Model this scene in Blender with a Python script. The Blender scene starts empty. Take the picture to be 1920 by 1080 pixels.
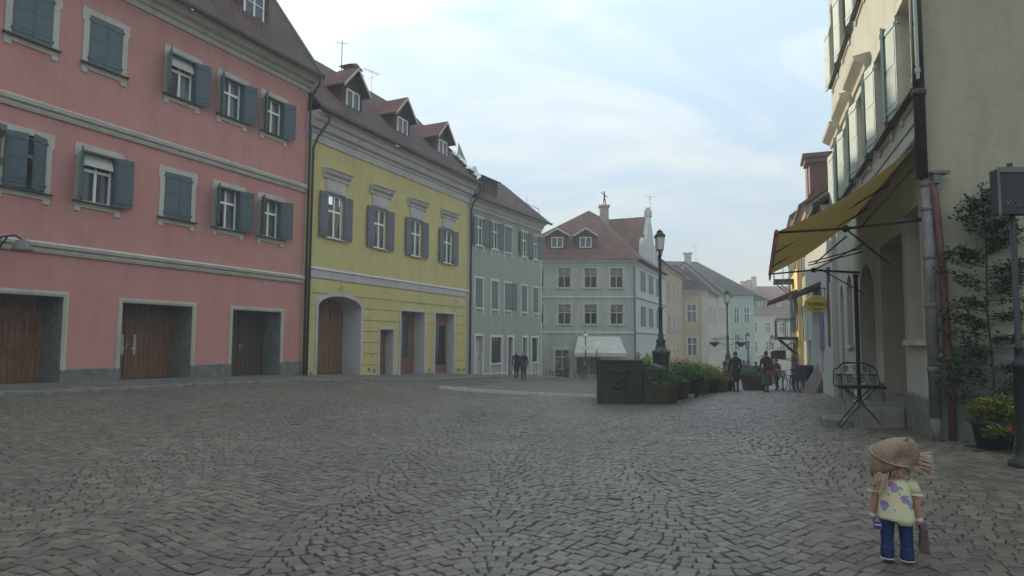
import bpy, math, random
import numpy as np
from mathutils import Vector, Matrix
random.seed(7); np.random.seed(7)
S = bpy.context.scene; COL = S.collection
R_ = math.radians
# ---------------------------------------------------------------- camera
cam = bpy.data.cameras.new('camera'); co = bpy.data.objects.new('camera', cam); COL.objects.link(co)
cam.lens = 36 * 1200 / 1920; cam.sensor_width = 36; cam.clip_start = .05; cam.clip_end = 3000
co.location = (0, 0, 1.6); co.rotation_euler = (Matrix.Rotation(math.pi / 2 + R_(4.1), 3, 'X') @ Matrix.Rotation(R_(.3), 3, 'Z')).to_euler(); cam.shift_y = (100 - 1200 * math.tan(R_(4.1))) / 1920; S.camera = co
# ---------------------------------------------------------------- light
SUN_AZ, SUN_EL = R_(-35), R_(20)      # azimuth left of the viewing direction
sd = Vector((math.sin(SUN_AZ) * math.cos(SUN_EL), math.cos(SUN_AZ) * math.cos(SUN_EL), math.sin(SUN_EL)))
sl = bpy.data.lights.new('sun', 'SUN'); sl.energy = 3.4; sl.angle = R_(.6); sl.color = (1, .88, .68)
so = bpy.data.objects.new('sun', sl); COL.objects.link(so); so.rotation_euler = sd.to_track_quat('Z', 'Y').to_euler(); so.location = (0, 0, 60)
W = bpy.data.worlds.new('World'); S.world = W; W.use_nodes = True
wn, wl = W.node_tree.nodes, W.node_tree.links
def N(nt, t, **k):
    n = nt.nodes.new(t)
    for a, b in k.items():
        if a.startswith('i_'): n.inputs[a[2:].replace('_', ' ')].default_value = b
        else: setattr(n, a, b)
    return n
nt = W.node_tree
bg = wn['Background']
sky = N(nt, 'ShaderNodeTexSky', sky_type='NISHITA', sun_disc=False, sun_elevation=SUN_EL, sun_rotation=SUN_AZ)
sky.air_density = 1.0; sky.dust_density = 1.2; sky.altitude = 500
tc = N(nt, 'ShaderNodeTexCoord'); sep = N(nt, 'ShaderNodeSeparateXYZ'); wl.new(tc.outputs['Generated'], sep.inputs[0])
zz = N(nt, 'ShaderNodeMath', operation='ADD'); zz.inputs[1].default_value = .34; wl.new(sep.outputs[2], zz.inputs[0])
zm = N(nt, 'ShaderNodeMath', operation='MAXIMUM'); zm.inputs[1].default_value = .05; wl.new(zz.outputs[0], zm.inputs[0])
dx = N(nt, 'ShaderNodeMath', operation='DIVIDE'); dy = N(nt, 'ShaderNodeMath', operation='DIVIDE')
wl.new(sep.outputs[0], dx.inputs[0]); wl.new(zm.outputs[0], dx.inputs[1]); wl.new(sep.outputs[1], dy.inputs[0]); wl.new(zm.outputs[0], dy.inputs[1])
cb = N(nt, 'ShaderNodeCombineXYZ'); wl.new(dx.outputs[0], cb.inputs[0]); wl.new(dy.outputs[0], cb.inputs[1])
n1 = N(nt, 'ShaderNodeTexNoise'); n1.inputs['Scale'].default_value = 1.7; n1.inputs['Detail'].default_value = 12; n1.inputs['Roughness'].default_value = .62; n1.inputs['Distortion'].default_value = .8
mp = N(nt, 'ShaderNodeMapping'); mp.inputs['Location'].default_value = (3.3, 1.2, 0); mp.inputs['Rotation'].default_value = (0, 0, .55); mp.inputs['Scale'].default_value = (.75, 1.45, 1)
wl.new(cb.outputs[0], mp.inputs[0]); wl.new(mp.outputs[0], n1.inputs['Vector'])
cr = N(nt, 'ShaderNodeValToRGB'); cr.color_ramp.elements[0].position = .43; cr.color_ramp.elements[1].position = .68; wl.new(n1.outputs['Fac'], cr.inputs[0])
n2 = N(nt, 'ShaderNodeTexNoise'); n2.inputs['Scale'].default_value = 2.3; n2.inputs['Detail'].default_value = 6; wl.new(mp.outputs[0], n2.inputs['Vector'])
cc = N(nt, 'ShaderNodeValToRGB'); cc.color_ramp.elements[0].color = (4.5, 5.3, 5.8, 1); cc.color_ramp.elements[0].position = .35
cc.color_ramp.elements[1].color = (6.0, 6.1, 5.8, 1); cc.color_ramp.elements[1].position = .68; wl.new(n2.outputs['Fac'], cc.inputs[0])
# the layer of thin overcast that veils the whole sky
veil = N(nt, 'ShaderNodeMixRGB'); veil.inputs[0].default_value = .78; veil.inputs[2].default_value = (3.7, 4.8, 5.7, 1); wl.new(sky.outputs[0], veil.inputs[1])
mx = N(nt, 'ShaderNodeMixRGB'); wl.new(cr.outputs[0], mx.inputs[0]); wl.new(veil.outputs[0], mx.inputs[1]); wl.new(cc.outputs[0], mx.inputs[2])
# overcast sky: brighter towards the zenith
zb_ = N(nt, 'ShaderNodeMath', operation='MULTIPLY_ADD'); wl.new(sep.outputs[2], zb_.inputs[0]); zb_.inputs[1].default_value = 1.5; zb_.inputs[2].default_value = .52
zc_ = N(nt, 'ShaderNodeMath', operation='MAXIMUM'); zc_.inputs[1].default_value = .6; wl.new(zb_.outputs[0], zc_.inputs[0])
mz = N(nt, 'ShaderNodeVectorMath', operation='SCALE'); wl.new(mx.outputs[0], mz.inputs[0]); wl.new(zc_.outputs[0], mz.inputs['Scale'])
wl.new(mz.outputs[0], bg.inputs[0]); bg.inputs[1].default_value = .1
S.view_settings.view_transform = 'Standard'; S.view_settings.look = 'None'; S.view_settings.exposure = .82; S.view_settings.gamma = 1
S.render.engine = 'CYCLES'; S.cycles.max_bounces = 6; S.cycles.transparent_max_bounces = 12; S.cycles.volume_bounces = 1
S.cycles.use_denoising = True

# ---------------------------------------------------------------- measuring helpers (plan coordinates of the survey)
TH = math.atan(100 / 1200)
def ray(u, v):
    a, b = (u - 960) / 1200, (540 - v) / 1200
    return np.array([a, math.cos(TH) - b * math.sin(TH), math.sin(TH) + b * math.cos(TH)])
def aty(u, v, y):
    r = ray(u, v); return Vector(r * y / r[1]) + Vector((0, 0, 1.6))

# ---------------------------------------------------------------- materials
MATS = {}
def mat(name, col, rough=.8, var=.12, scale=3, bump=.15, bscale=None, metal=0, stain=None, spec=.3, detail=5, dist=.02):
    if name in MATS: return MATS[name]
    m = bpy.data.materials.new(name); m.use_nodes = True; t = m.node_tree; b = t.nodes['Principled BSDF']
    b.inputs['Roughness'].default_value = rough; b.inputs['Metallic'].default_value = metal; b.inputs['Specular IOR Level'].default_value = spec
    c = N(t, 'ShaderNodeTexCoord')
    n = N(t, 'ShaderNodeTexNoise'); n.inputs['Scale'].default_value = scale; n.inputs['Detail'].default_value = detail; n.inputs['Roughness'].default_value = .65
    t.links.new(c.outputs['Object'], n.inputs['Vector'])
    r = N(t, 'ShaderNodeValToRGB'); e = r.color_ramp.elements; e[0].position = .28; e[1].position = .72
    e[0].color = tuple(x * (1 - var) for x in col) + (1,); e[1].color = tuple(min(1, x * (1 + var)) for x in col) + (1,)
    t.links.new(n.outputs['Fac'], r.inputs[0]); out = r.outputs[0]
    if stain:   # (colour, scale, low, high): weathering patches with a shape of their own
        s = N(t, 'ShaderNodeTexNoise'); s.inputs['Scale'].default_value = stain[1]; s.inputs['Detail'].default_value = 8; s.inputs['Roughness'].default_value = .7
        mpp = N(t, 'ShaderNodeMapping'); mpp.inputs['Scale'].default_value = (2.2, 2.2, .42); t.links.new(c.outputs['Object'], mpp.inputs[0]); t.links.new(mpp.outputs[0], s.inputs['Vector'])
        sr = N(t, 'ShaderNodeValToRGB'); sr.color_ramp.elements[0].position = stain[2]; sr.color_ramp.elements[1].position = stain[3]
        t.links.new(s.outputs['Fac'], sr.inputs[0]); x = N(t, 'ShaderNodeMixRGB'); x.inputs[2].default_value = stain[0] + (1,)
        t.links.new(sr.outputs[0], x.inputs[0]); t.links.new(out, x.inputs[1]); out = x.outputs[0]
    t.links.new(out, b.inputs['Base Color'])
    if bump:
        n2 = N(t, 'ShaderNodeTexNoise'); n2.inputs['Scale'].default_value = bscale or scale * 12; n2.inputs['Detail'].default_value = 4
        t.links.new(c.outputs['Object'], n2.inputs['Vector'])
        bp = N(t, 'ShaderNodeBump'); bp.inputs['Strength'].default_value = bump; bp.inputs['Distance'].default_value = dist
        t.links.new(n2.outputs['Fac'], bp.inputs['Height']); t.links.new(bp.outputs[0], b.inputs['Normal'])
    MATS[name] = m; return m
def plaster(name, col, st=None, **k):
    d = dict(rough=.92, var=.07, scale=1.3, bump=.5, bscale=14, spec=.15, dist=.015); d.update(k)
    return mat(name, col, stain=((st or tuple(c * .66 for c in col)), .9, .46, .8), **d)
def wood(name, c1, c2, axis='z', rough=.6):
    if name in MATS: return MATS[name]
    m = bpy.data.materials.new(name); m.use_nodes = True; t = m.node_tree; b = t.nodes['Principled BSDF']; b.inputs['Roughness'].default_value = rough
    c = N(t, 'ShaderNodeTexCoord'); mpp = N(t, 'ShaderNodeMapping'); mpp.inputs['Scale'].default_value = (14, 14, 1.1) if axis == 'z' else (1.1, 14, 14)
    n = N(t, 'ShaderNodeTexNoise'); n.inputs['Scale'].default_value = 1.2; n.inputs['Detail'].default_value = 7; n.inputs['Distortion'].default_value = .6
    t.links.new(c.outputs['Object'], mpp.inputs[0]); t.links.new(mpp.outputs[0], n.inputs['Vector'])
    r = N(t, 'ShaderNodeValToRGB'); e = r.color_ramp.elements; e[0].position = .3; e[1].position = .7; e[0].color = c1 + (1,); e[1].color = c2 + (1,)
    t.links.new(n.outputs['Fac'], r.inputs[0]); t.links.new(r.outputs[0], b.inputs['Base Color'])
    bp = N(t, 'ShaderNodeBump'); bp.inputs['Strength'].default_value = .3; bp.inputs['Distance'].default_value = .01; t.links.new(n.outputs['Fac'], bp.inputs['Height']); t.links.new(bp.outputs[0], b.inputs['Normal'])
    MATS[name] = m; return m
def tiles(name, c1, c2, axis='x', k=1.3, w=.18, h=.16):
    if name in MATS: return MATS[name]
    m = bpy.data.materials.new(name); m.use_nodes = True; t = m.node_tree; b = t.nodes['Principled BSDF']; b.inputs['Roughness'].default_value = .85; b.inputs['Specular IOR Level'].default_value = .25
    c = N(t, 'ShaderNodeTexCoord'); sp = N(t, 'ShaderNodeSeparateXYZ'); t.links.new(c.outputs['Object'], sp.inputs[0])
    mu = N(t, 'ShaderNodeMath', operation='MULTIPLY'); mu.inputs[1].default_value = k; t.links.new(sp.outputs[2], mu.inputs[0])
    cm = N(t, 'ShaderNodeCombineXYZ'); t.links.new(sp.outputs[0 if axis == 'x' else 1], cm.inputs[0]); t.links.new(mu.outputs[0], cm.inputs[1])
    br = N(t, 'ShaderNodeTexBrick'); br.inputs['Scale'].default_value = 1; br.inputs['Brick Width'].default_value = w; br.inputs['Row Height'].default_value = h
    br.inputs['Mortar Size'].default_value = .012; br.inputs['Mortar Smooth'].default_value = .6
    br.inputs['Color1'].default_value = c1 + (1,); br.inputs['Color2'].default_value = c2 + (1,); br.inputs['Mortar'].default_value = tuple(x * .35 for x in c1) + (1,)
    t.links.new(cm.outputs[0], br.inputs['Vector'])
    n = N(t, 'ShaderNodeTexNoise'); n.inputs['Scale'].default_value = 1.1; n.inputs['Detail'].default_value = 9; n.inputs['Roughness'].default_value = .7; t.links.new(c.outputs['Object'], n.inputs['Vector'])
    r = N(t, 'ShaderNodeValToRGB'); r.color_ramp.elements[0].position = .3; r.color_ramp.elements[1].position = .75; r.color_ramp.elements[0].color = (.5, .5, .52, 1); r.color_ramp.elements[1].color = (1.25, 1.2, 1.15, 1)
    t.links.new(n.outputs['Fac'], r.inputs[0]); x = N(t, 'ShaderNodeMixRGB', blend_type='MULTIPLY'); x.inputs[0].default_value = 1
    t.links.new(br.outputs['Color'], x.inputs[1]); t.links.new(r.outputs[0], x.inputs[2]); t.links.new(x.outputs[0], b.inputs['Base Color'])
    # each course overlaps the one below
    md = N(t, 'ShaderNodeMath', operation='MODULO'); md.inputs[1].default_value = h; t.links.new(mu.outputs[0], md.inputs[0])
    dv = N(t, 'ShaderNodeMath', operation='MULTIPLY'); dv.inputs[1].default_value = -3; t.links.new(md.outputs[0], dv.inputs[0])
    ad = N(t, 'ShaderNodeMath', operation='SUBTRACT'); t.links.new(dv.outputs[0], ad.inputs[0]); t.links.new(br.outputs['Fac'], ad.inputs[1])
    bp = N(t, 'ShaderNodeBump'); bp.inputs['Strength'].default_value = .8; bp.inputs['Distance'].default_value = .03; t.links.new(ad.outputs[0], bp.inputs['Height']); t.links.new(bp.outputs[0], b.inputs['Normal'])
    MATS[name] = m; return m
def leafmat(name, c1, c2, c3=None):
    if name in MATS: return MATS[name]
    m = bpy.data.materials.new(name); m.use_nodes = True; t = m.node_tree; b = t.nodes['Principled BSDF']; b.inputs['Roughness'].default_value = .75; b.inputs['Specular IOR Level'].default_value = .15
    g = N(t, 'ShaderNodeNewGeometry'); r = N(t, 'ShaderNodeValToRGB'); e = r.color_ramp.elements; e[0].color = c1 + (1,); e[1].color = c2 + (1,); e[0].position = 0; e[1].position = .85
    if c3: q = e.new(.965); q.color = c3 + (1,)
    t.links.new(g.outputs['Random Per Island'], r.inputs[0]); t.links.new(r.outputs[0], b.inputs['Base Color'])
    MATS[name] = m; return m
def glassmat():
    m = bpy.data.materials.new('window_glass'); m.use_nodes = True; t = m.node_tree; t.nodes.clear()
    o = N(t, 'ShaderNodeOutputMaterial'); a = N(t, 'ShaderNodeBsdfTransparent'); a.inputs[0].default_value = (.8, .84, .83, 1)
    g = N(t, 'ShaderNodeBsdfGlossy'); g.inputs['Roughness'].default_value = .04
    f = N(t, 'ShaderNodeFresnel'); f.inputs[0].default_value = 1.5; x = N(t, 'ShaderNodeMixShader')
    c = N(t, 'ShaderNodeTexCoord'); n = N(t, 'ShaderNodeTexNoise'); n.inputs['Scale'].default_value = 2.2; t.links.new(c.outputs['Object'], n.inputs['Vector'])
    bp = N(t, 'ShaderNodeBump'); bp.inputs['Strength'].default_value = .25; bp.inputs['Distance'].default_value = .02; t.links.new(n.outputs['Fac'], bp.inputs['Height']); t.links.new(bp.outputs[0], g.inputs['Normal'])
    t.links.new(f.outputs[0], x.inputs[0]); t.links.new(a.outputs[0], x.inputs[1]); t.links.new(g.outputs[0], x.inputs[2]); t.links.new(x.outputs[0], o.inputs[0]); return m
GLASS = glassmat()
DGLASS = mat('dark_pane', (.05, .055, .055), .08, .3, 4, .1, 3, spec=.6)
M = dict(
 pink=plaster('pink_plaster', (.465, .222, .192), (.36, .175, .155)), cream=plaster('cream_trim', (.46, .43, .36), (.3, .28, .23)), trimw=plaster('pale_trim', (.5, .49, .45)),
 lilac=plaster('lilac_trim', (.47, .43, .42), (.34, .31, .29)), yellow=plaster('yellow_plaster', (.5, .43, .18), (.41, .34, .16)), sage=plaster('sage_plaster', (.3, .32, .27), (.23, .25, .2)),
 sagetrim=plaster('sage_trim', (.58, .58, .54)), mint=plaster('mint_plaster', (.38, .39, .355)), minttrim=plaster('mint_trim', (.44, .48, .43)), cwhite=plaster('chalk_plaster', (.43, .435, .41), (.35, .35, .33)),
 orange=plaster('orange_plaster', (.42, .32, .22)), ochre=plaster('ochre_plaster', (.42, .33, .18)), lemon=plaster('lemon_plaster', (.4, .375, .25)), dimyellow=plaster('faded_yellow_plaster', (.33, .3, .2), (.2, .17, .13)), seafoam=plaster('seafoam_plaster', (.3, .42, .34)),
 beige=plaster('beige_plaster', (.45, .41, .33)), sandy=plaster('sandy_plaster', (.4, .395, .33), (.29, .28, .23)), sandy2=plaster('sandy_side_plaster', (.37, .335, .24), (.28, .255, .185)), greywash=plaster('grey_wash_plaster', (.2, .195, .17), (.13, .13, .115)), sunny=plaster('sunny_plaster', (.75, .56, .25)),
 grout=mat('stone_plinth', (.15, .15, .13), .9, .35, 5, .6, 30, stain=((.08, .08, .07), 3, .5, .7)),
 shutb=mat('blue_grey_paint', (.075, .105, .115), .55, .18, 6, .1), shutv=mat('violet_grey_paint', (.115, .115, .135), .55, .15, 6, .1), shutg=mat('grey_green_paint', (.13, .155, .135), .6, .15, 6, .1),
 shutpale=mat('pale_green_paint', (.3, .36, .32), .6, .12, 6, .1), ledge=mat('slate_ledge', (.07, .065, .058), .7, .3, 8, .2), white=mat('white_paint', (.72, .72, .68), .5, .06, 5, .05),
 net=mat('net_curtain', (.42, .42, .37), .9, .12, 9, 0), dark=mat('dark_interior', (.02, .02, .02), .9, .2, 3, 0), pipe=mat('brown_pipe', (.05, .036, .03), .5, .3, 6, .1), pipeg=mat('grey_pipe', (.15, .14, .13), .55, .3, 7, .2, stain=((.1, .065, .05), 5, .5, .65)),
 piper=mat('red_brown_pipe', (.13, .055, .045), .5, .35, 5, .1), iron=mat('black_iron', (.022, .024, .024), .45, .3, 8, .1, metal=.3), lampg=mat('dark_green_iron', (.03, .045, .04), .45, .3, 8, .1, metal=.3),
 stone=mat('dark_fountain_stone', (.03, .03, .028), .75, .4, 5, .9, 18, stain=((.08, .078, .065), 2.5, .5, .75)), paver=mat('worn_paving', (.14, .125, .105), .85, .2, 1.5, .5, 30, stain=((.075, .07, .066), .7, .4, .7)),
 kerb=mat('kerb_stone', (.5, .46, .42), .8, .25, 4, .4), step=mat('step_stone', (.2, .19, .165), .85, .25, 4, .4, stain=((.1, .1, .08), 2, .5, .7)), zinc=mat('zinc_gutter', (.09, .085, .08), .5, .3, 6, .1, metal=.2),
 doorw=wood('brown_planks', (.075, .034, .018), (.24, .105, .045)), doord=wood('dark_planks', (.035, .022, .015), (.11, .06, .035)), doorl=wood('varnished_oak', (.13, .055, .025), (.26, .12, .055)), doorr=wood('red_wood', (.06, .02, .015), (.11, .035, .025)),
 roofd=tiles('brown_roof_tiles', (.085, .052, .044), (.13, .07, .055)), roofr=tiles('red_roof_tiles', (.18, .085, .065), (.14, .068, .055)), roofr_y=tiles('red_roof_tiles_side', (.18, .085, .065), (.14, .068, .055), 'y'),
 roofk=tiles('charcoal_roof_tiles', (.055, .05, .045), (.075, .065, .058)), roofk_y=tiles('charcoal_roof_tiles_side', (.055, .05, .045), (.075, .065, .058), 'y'), roofo=tiles('dormer_roof_tiles', (.22, .1, .075), (.17, .08, .06), 'y', 1.6),
 brick=mat('sooty_brick', (.12, .07, .055), .9, .4, 9, .4), chim=plaster('chimney_render', (.3, .25, .22)), awn=mat('mustard_canvas', (.27, .2, .07), .85, .12, 3, .1, stain=((.26, .2, .06), 1.5, .45, .75)), awnr=mat('faded_red_canvas', (.36, .13, .12), .85, .15, 5, .1), awnw=mat('white_canvas', (.62, .62, .57), .9, .05, 3, .1),
 skin=mat('skin', (.45, .26, .18), .55, .06, 8, 0), blk=mat('black_cloth', (.018, .018, .02), .9, .3, 9, .2), navy=mat('navy_cloth', (.022, .026, .045), .9, .3, 9, .2), grn=mat('green_cloth', (.03, .07, .055), .9, .3, 9, .2), redc=mat('maroon_cloth', (.16, .03, .03), .9, .3, 9, .2),
 brn=mat('brown_cloth', (.09, .055, .045), .9, .3, 9, .2), gry=mat('grey_cloth', (.09, .09, .1), .9, .3, 9, .2), hairb=mat('brown_hair', (.05, .03, .02), .6, .4, 40, .4), hairg=mat('grey_hair', (.28, .26, .25), .6, .3, 40, .4), red=mat('red_leather', (.35, .03, .035), .5, .15, 9, .1),
 foil=mat('silver_sheet', (.5, .51, .5), .3, .2, 4, .6, 8, metal=.7), terra=mat('terracotta', (.17, .125, .06), .8, .3, 3, .3, stain=((.12, .1, .05), 3, .45, .7)), soil=mat('soil', (.03, .02, .015), .95, .3, 9, .3), plastic=mat('dark_green_planter', (.014, .026, .027), .6, .3, 5, .1),
 rubber=mat('tyre_rubber', (.015, .015, .015), .8, .2, 9, 0), steel=mat('bicycle_steel', (.35, .35, .35), .3, .2, 9, 0, metal=.9), board=mat('weathered_board', (.14, .115, .095), .85, .3, 4, .4), yel=mat('yellow_enamel', (.6, .5, .1), .5, .1, 5, .1), trunk=mat('bark', (.07, .05, .035), .9, .3, 12, .5),
 lampglass=mat('milky_lamp_glass', (.62, .63, .6), .35, .05, 5, 0), signd=mat('charcoal_sign_paint', (.035, .034, .033), .6, .15, 6, .1), signt=mat('worn_letter_paint', (.13, .125, .115), .7, .2, 9, 0), bluep=mat('blue_poster', (.09, .13, .22), .6, .2, 5, 0))
def translucent(m, w, col):
    t = m.node_tree; b = t.nodes['Principled BSDF']; o = t.nodes['Material Output']; a = N(t, 'ShaderNodeBsdfTranslucent'); a.inputs[0].default_value = col + (1,); x = N(t, 'ShaderNodeMixShader'); x.inputs[0].default_value = w
    t.links.new(b.outputs[0], x.inputs[1]); t.links.new(a.outputs[0], x.inputs[2]); t.links.new(x.outputs[0], o.inputs[0])
translucent(M['awn'], .3, (.36, .25, .07)); translucent(M['awnw'], .3, (.7, .7, .62)); translucent(M['awnr'], .3, (.4, .15, .13))
GREEN = leafmat('mixed_green_leaves', (.025, .065, .02), (.075, .16, .04)); DGREEN = leafmat('dark_glossy_leaves', (.018, .04, .018), (.06, .1, .045))
YGREEN = leafmat('yellow_green_leaves', (.055, .09, .02), (.15, .18, .035), (.3, .05, .03)); AUT = leafmat('orange_bloom_leaves', (.07, .1, .03), (.32, .13, .05), (.5, .2, .07))
LGREEN = leafmat('lime_leaves', (.1, .16, .03), (.22, .28, .06), (.5, .45, .1)); MOSS = mat('moss', (.05, .085, .015), .95, .5, 14, .8)

# ---------------------------------------------------------------- mesh helpers
class MB:
    def __init__(s): s.v = []; s.f = []; s.m = []
    def add(s, vs, fs, mi=0):
        o = len(s.v); s.v += [tuple(v) for v in vs]; s.f += [tuple(i + o for i in f) for f in fs]; s.m += [mi] * len(fs); return s
    def box(s, x0, x1, y0, y1, z0, z1, mi=0):
        return s.add([(x0, y0, z0), (x1, y0, z0), (x1, y1, z0), (x0, y1, z0), (x0, y0, z1), (x1, y0, z1), (x1, y1, z1), (x0, y1, z1)],
                     [(0, 3, 2, 1), (4, 5, 6, 7), (0, 1, 5, 4), (1, 2, 6, 5), (2, 3, 7, 6), (3, 0, 4, 7)], mi)
    def prof(s, pts, x0, x1, mi=0, axis='x'):     # polygon [(y,z)..] swept along x (or (x,z) along y)
        n = len(pts)
        P = (lambda a, p: (a, p[0], p[1])) if axis == 'x' else (lambda a, p: (p[0], a, p[1]))
        vs = [P(x0, p) for p in pts] + [P(x1, p) for p in pts]
        return s.add(vs, [tuple(range(n))[::-1], tuple(range(n, 2 * n))] + [(i, (i + 1) % n, n + (i + 1) % n, n + i) for i in range(n)], mi)
    def lathe(s, pr, seg=16, c=(0, 0), sx=1, sy=1, mi=0, ph=0):
        vs = []; n = len(pr)
        for r, z in pr:
            for k in range(seg):
                a = 2 * math.pi * k / seg + ph; vs.append((c[0] + r * sx * math.cos(a), c[1] + r * sy * math.sin(a), z))
        fs = [(i * seg + k, i * seg + (k + 1) % seg, (i + 1) * seg + (k + 1) % seg, (i + 1) * seg + k) for i in range(n - 1) for k in range(seg)]
        fs += [tuple(range(seg))[::-1], tuple(range((n - 1) * seg, n * seg))]
        return s.add(vs, fs, mi)
    def tube(s, pts, rad, seg=8, mi=0, flat=1):
        pts = [Vector(p) for p in pts]; n = len(pts); rad = rad if isinstance(rad, (list, tuple)) else [rad] * n
        vs = []; up = Vector((0, 0, 1)); prev = None
        for i, p in enumerate(pts):
            d = (pts[min(i + 1, n - 1)] - pts[max(i - 1, 0)]).normalized()
            if prev is None: a = d.cross(up if abs(d.z) < .95 else Vector((0, 1, 0))).normalized()
            else: a = (prev - d * prev.dot(d)).normalized()
            b = d.cross(a); prev = a
            for k in range(seg):
                t = 2 * math.pi * k / seg; vs.append(p + a * rad[i] * math.cos(t) + b * rad[i] * flat * math.sin(t))
        fs = [(i * seg + k, i * seg + (k + 1) % seg, (i + 1) * seg + (k + 1) % seg, (i + 1) * seg + k) for i in range(n - 1) for k in range(seg)]
        fs += [tuple(range(seg))[::-1], tuple(range((n - 1) * seg, n * seg))]
        return s.add(vs, fs, mi)
    def limb(s, a, b, ra, rb, seg=12, fl=1.0):   # rounded tapered limb (closed)
        a = Vector(a); b = Vector(b); d = (b - a).normalized(); P = []; Q = []
        for k in range(5):
            t = math.pi / 2 * k / 4; P.append(a - d * ra * math.cos(t) * .98); Q.append(max(.002, ra * math.sin(t)))
        for k in range(4, -1, -1):
            t = math.pi / 2 * k / 4; P.append(b + d * rb * math.cos(t) * .98); Q.append(max(.002, rb * math.sin(t)))
        return s.tube(P, Q, seg, flat=fl)
    def ball(s, c, rx, ry, rz, seg=14, ring=9, mi=0):
        vs = []; 
        for i in range(1, ring):
            t = math.pi * i / ring
            for k in range(seg): a = 2 * math.pi * k / seg; vs.append((c[0] + rx * math.sin(t) * math.cos(a), c[1] + ry * math.sin(t) * math.sin(a), c[2] + rz * math.cos(t)))
        o = len(vs); vs += [(c[0], c[1], c[2] + rz), (c[0], c[1], c[2] - rz)]
        fs = [(i * seg + k, (i + 1) * seg + k, (i + 1) * seg + (k + 1) % seg, i * seg + (k + 1) % seg) for i in range(ring - 2) for k in range(seg)]
        fs += [(o, k, (k + 1) % seg) for k in range(seg)] + [(o + 1, (ring - 2) * seg + (k + 1) % seg, (ring - 2) * seg + k) for k in range(seg)]
        return s.add(vs, fs, mi)
    def build(s, name, mats, parent=None, smooth=False, loc=None, rot=None, label=None):
        me = bpy.data.meshes.new(name); me.from_pydata(s.v, [], s.f)
        mats = mats if isinstance(mats, (list, tuple)) else [mats]
        for m in mats: me.materials.append(m)
        if len(mats) > 1: me.polygons.foreach_set('material_index', s.m)
        if smooth: me.polygons.foreach_set('use_smooth', [True] * len(me.polygons))
        me.update()
        o = bpy.data.objects.new(name, me); COL.objects.link(o)
        if parent: o.parent = parent
        if loc: o.location = loc
        if rot: o.rotation_euler = rot
        if label: o['label'] = label
        return o
def bevel(o, w=.01, seg=2):
    b = o.modifiers.new('bevel', 'BEVEL'); b.width = w; b.segments = seg; b.limit_method = 'ANGLE'; return o
def tag(o, label, cat, group=None):
    o['label'] = label; o['category'] = cat
    if group: o['group'] = group
    return o
def thing(name, label, cat, loc=(0, 0, 0), rz=0, group=None):
    o = bpy.data.objects.new(name, None); COL.objects.link(o); o.location = loc; o.rotation_euler = (0, 0, rz); o.empty_display_size = .2
    return tag(o, label, cat, group)
def struct(o, kind='structure'): o['kind'] = kind; return o
def dup(root, loc, rz, label=None):
    r = root.copy(); COL.objects.link(r); r.location = loc; r.rotation_euler = (0, 0, rz)
    if label: r['label'] = label
    for ch in list(root.children):
        c = ch.copy(); COL.objects.link(c); c.parent = r
        for g in list(ch.children):
            d = g.copy(); COL.objects.link(d); d.parent = c
    return r

# ---------------------------------------------------------------- ground
GP = np.array([(0,0,0),(-6,0,.25),(6,0,.1),(0,5,-.05),(2.8,4.8,0),(5.9,7.5,.22),(6.05,9.2,.25),(7,12,.15),(8.3,15.5,.05),(9.9,19.9,0),(9,9,.25),(12.3,26,-.4),(10.7,27,-.46),(9.6,27.5,-.5),
 (2.65,20.3,-.32),(4,20,-.32),(0,12,-.2),(5,14,-.15),(-6,15,.0),(-12.6,15.6,.42),(-10.3,20.5,.33),(-8.2,25,.2),(-6.6,28.3,.05),(-4.3,33,-.12),(-2.5,37.1,-.33),(-1.7,38.6,-.48),(.1,41.8,-.62),
 (1.7,45,-.8),(-14.1,12.3,.5),(-17,6,.65),(-20,0,.8),(.5,39,-.7),(3,50,-1.4),(9.6,49.5,-1.4),(6,36,-.85),(14,61,-2.2),(20,55,-2.),(27,75,-2.6),(35,100,-3.3),(50,130,-3.9),(14.7,45,-1.5),
 (-30,30,.5),(40,20,.2),(-60,100,-2),(70,60,-2),(0,150,-4),(100,150,-4),(-10,-15,.4),(15,-15,.4),(-3,30,-.4),(-25,-15,.8)])
def _U(r2): return np.where(r2 > 0, r2 * np.log(np.maximum(r2, 1e-9)), 0) * .5
_n = len(GP); _d = ((GP[:, None, :2] - GP[None, :, :2]) ** 2).sum(2)
_K = _U(_d) + np.eye(_n) * .5; _P = np.c_[np.ones(_n), GP[:, :2]]
_w = np.linalg.solve(np.block([[_K, _P], [_P.T, np.zeros((3, 3))]]), np.r_[GP[:, 2], np.zeros(3)])
def Gv(x, y):
    x = np.asarray(x, float); y = np.asarray(y, float)
    z = _w[_n] + _w[_n + 1] * x + _w[_n + 2] * y
    for i in range(_n): z = z + _w[i] * _U((x - GP[i, 0]) ** 2 + (y - GP[i, 1]) ** 2)
    far = np.clip((np.hypot(x, y) - 120) / 60, 0, 1); return z * (1 - far) - 4.2 * far
def G(x, y): return float(Gv(x, y))
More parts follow.
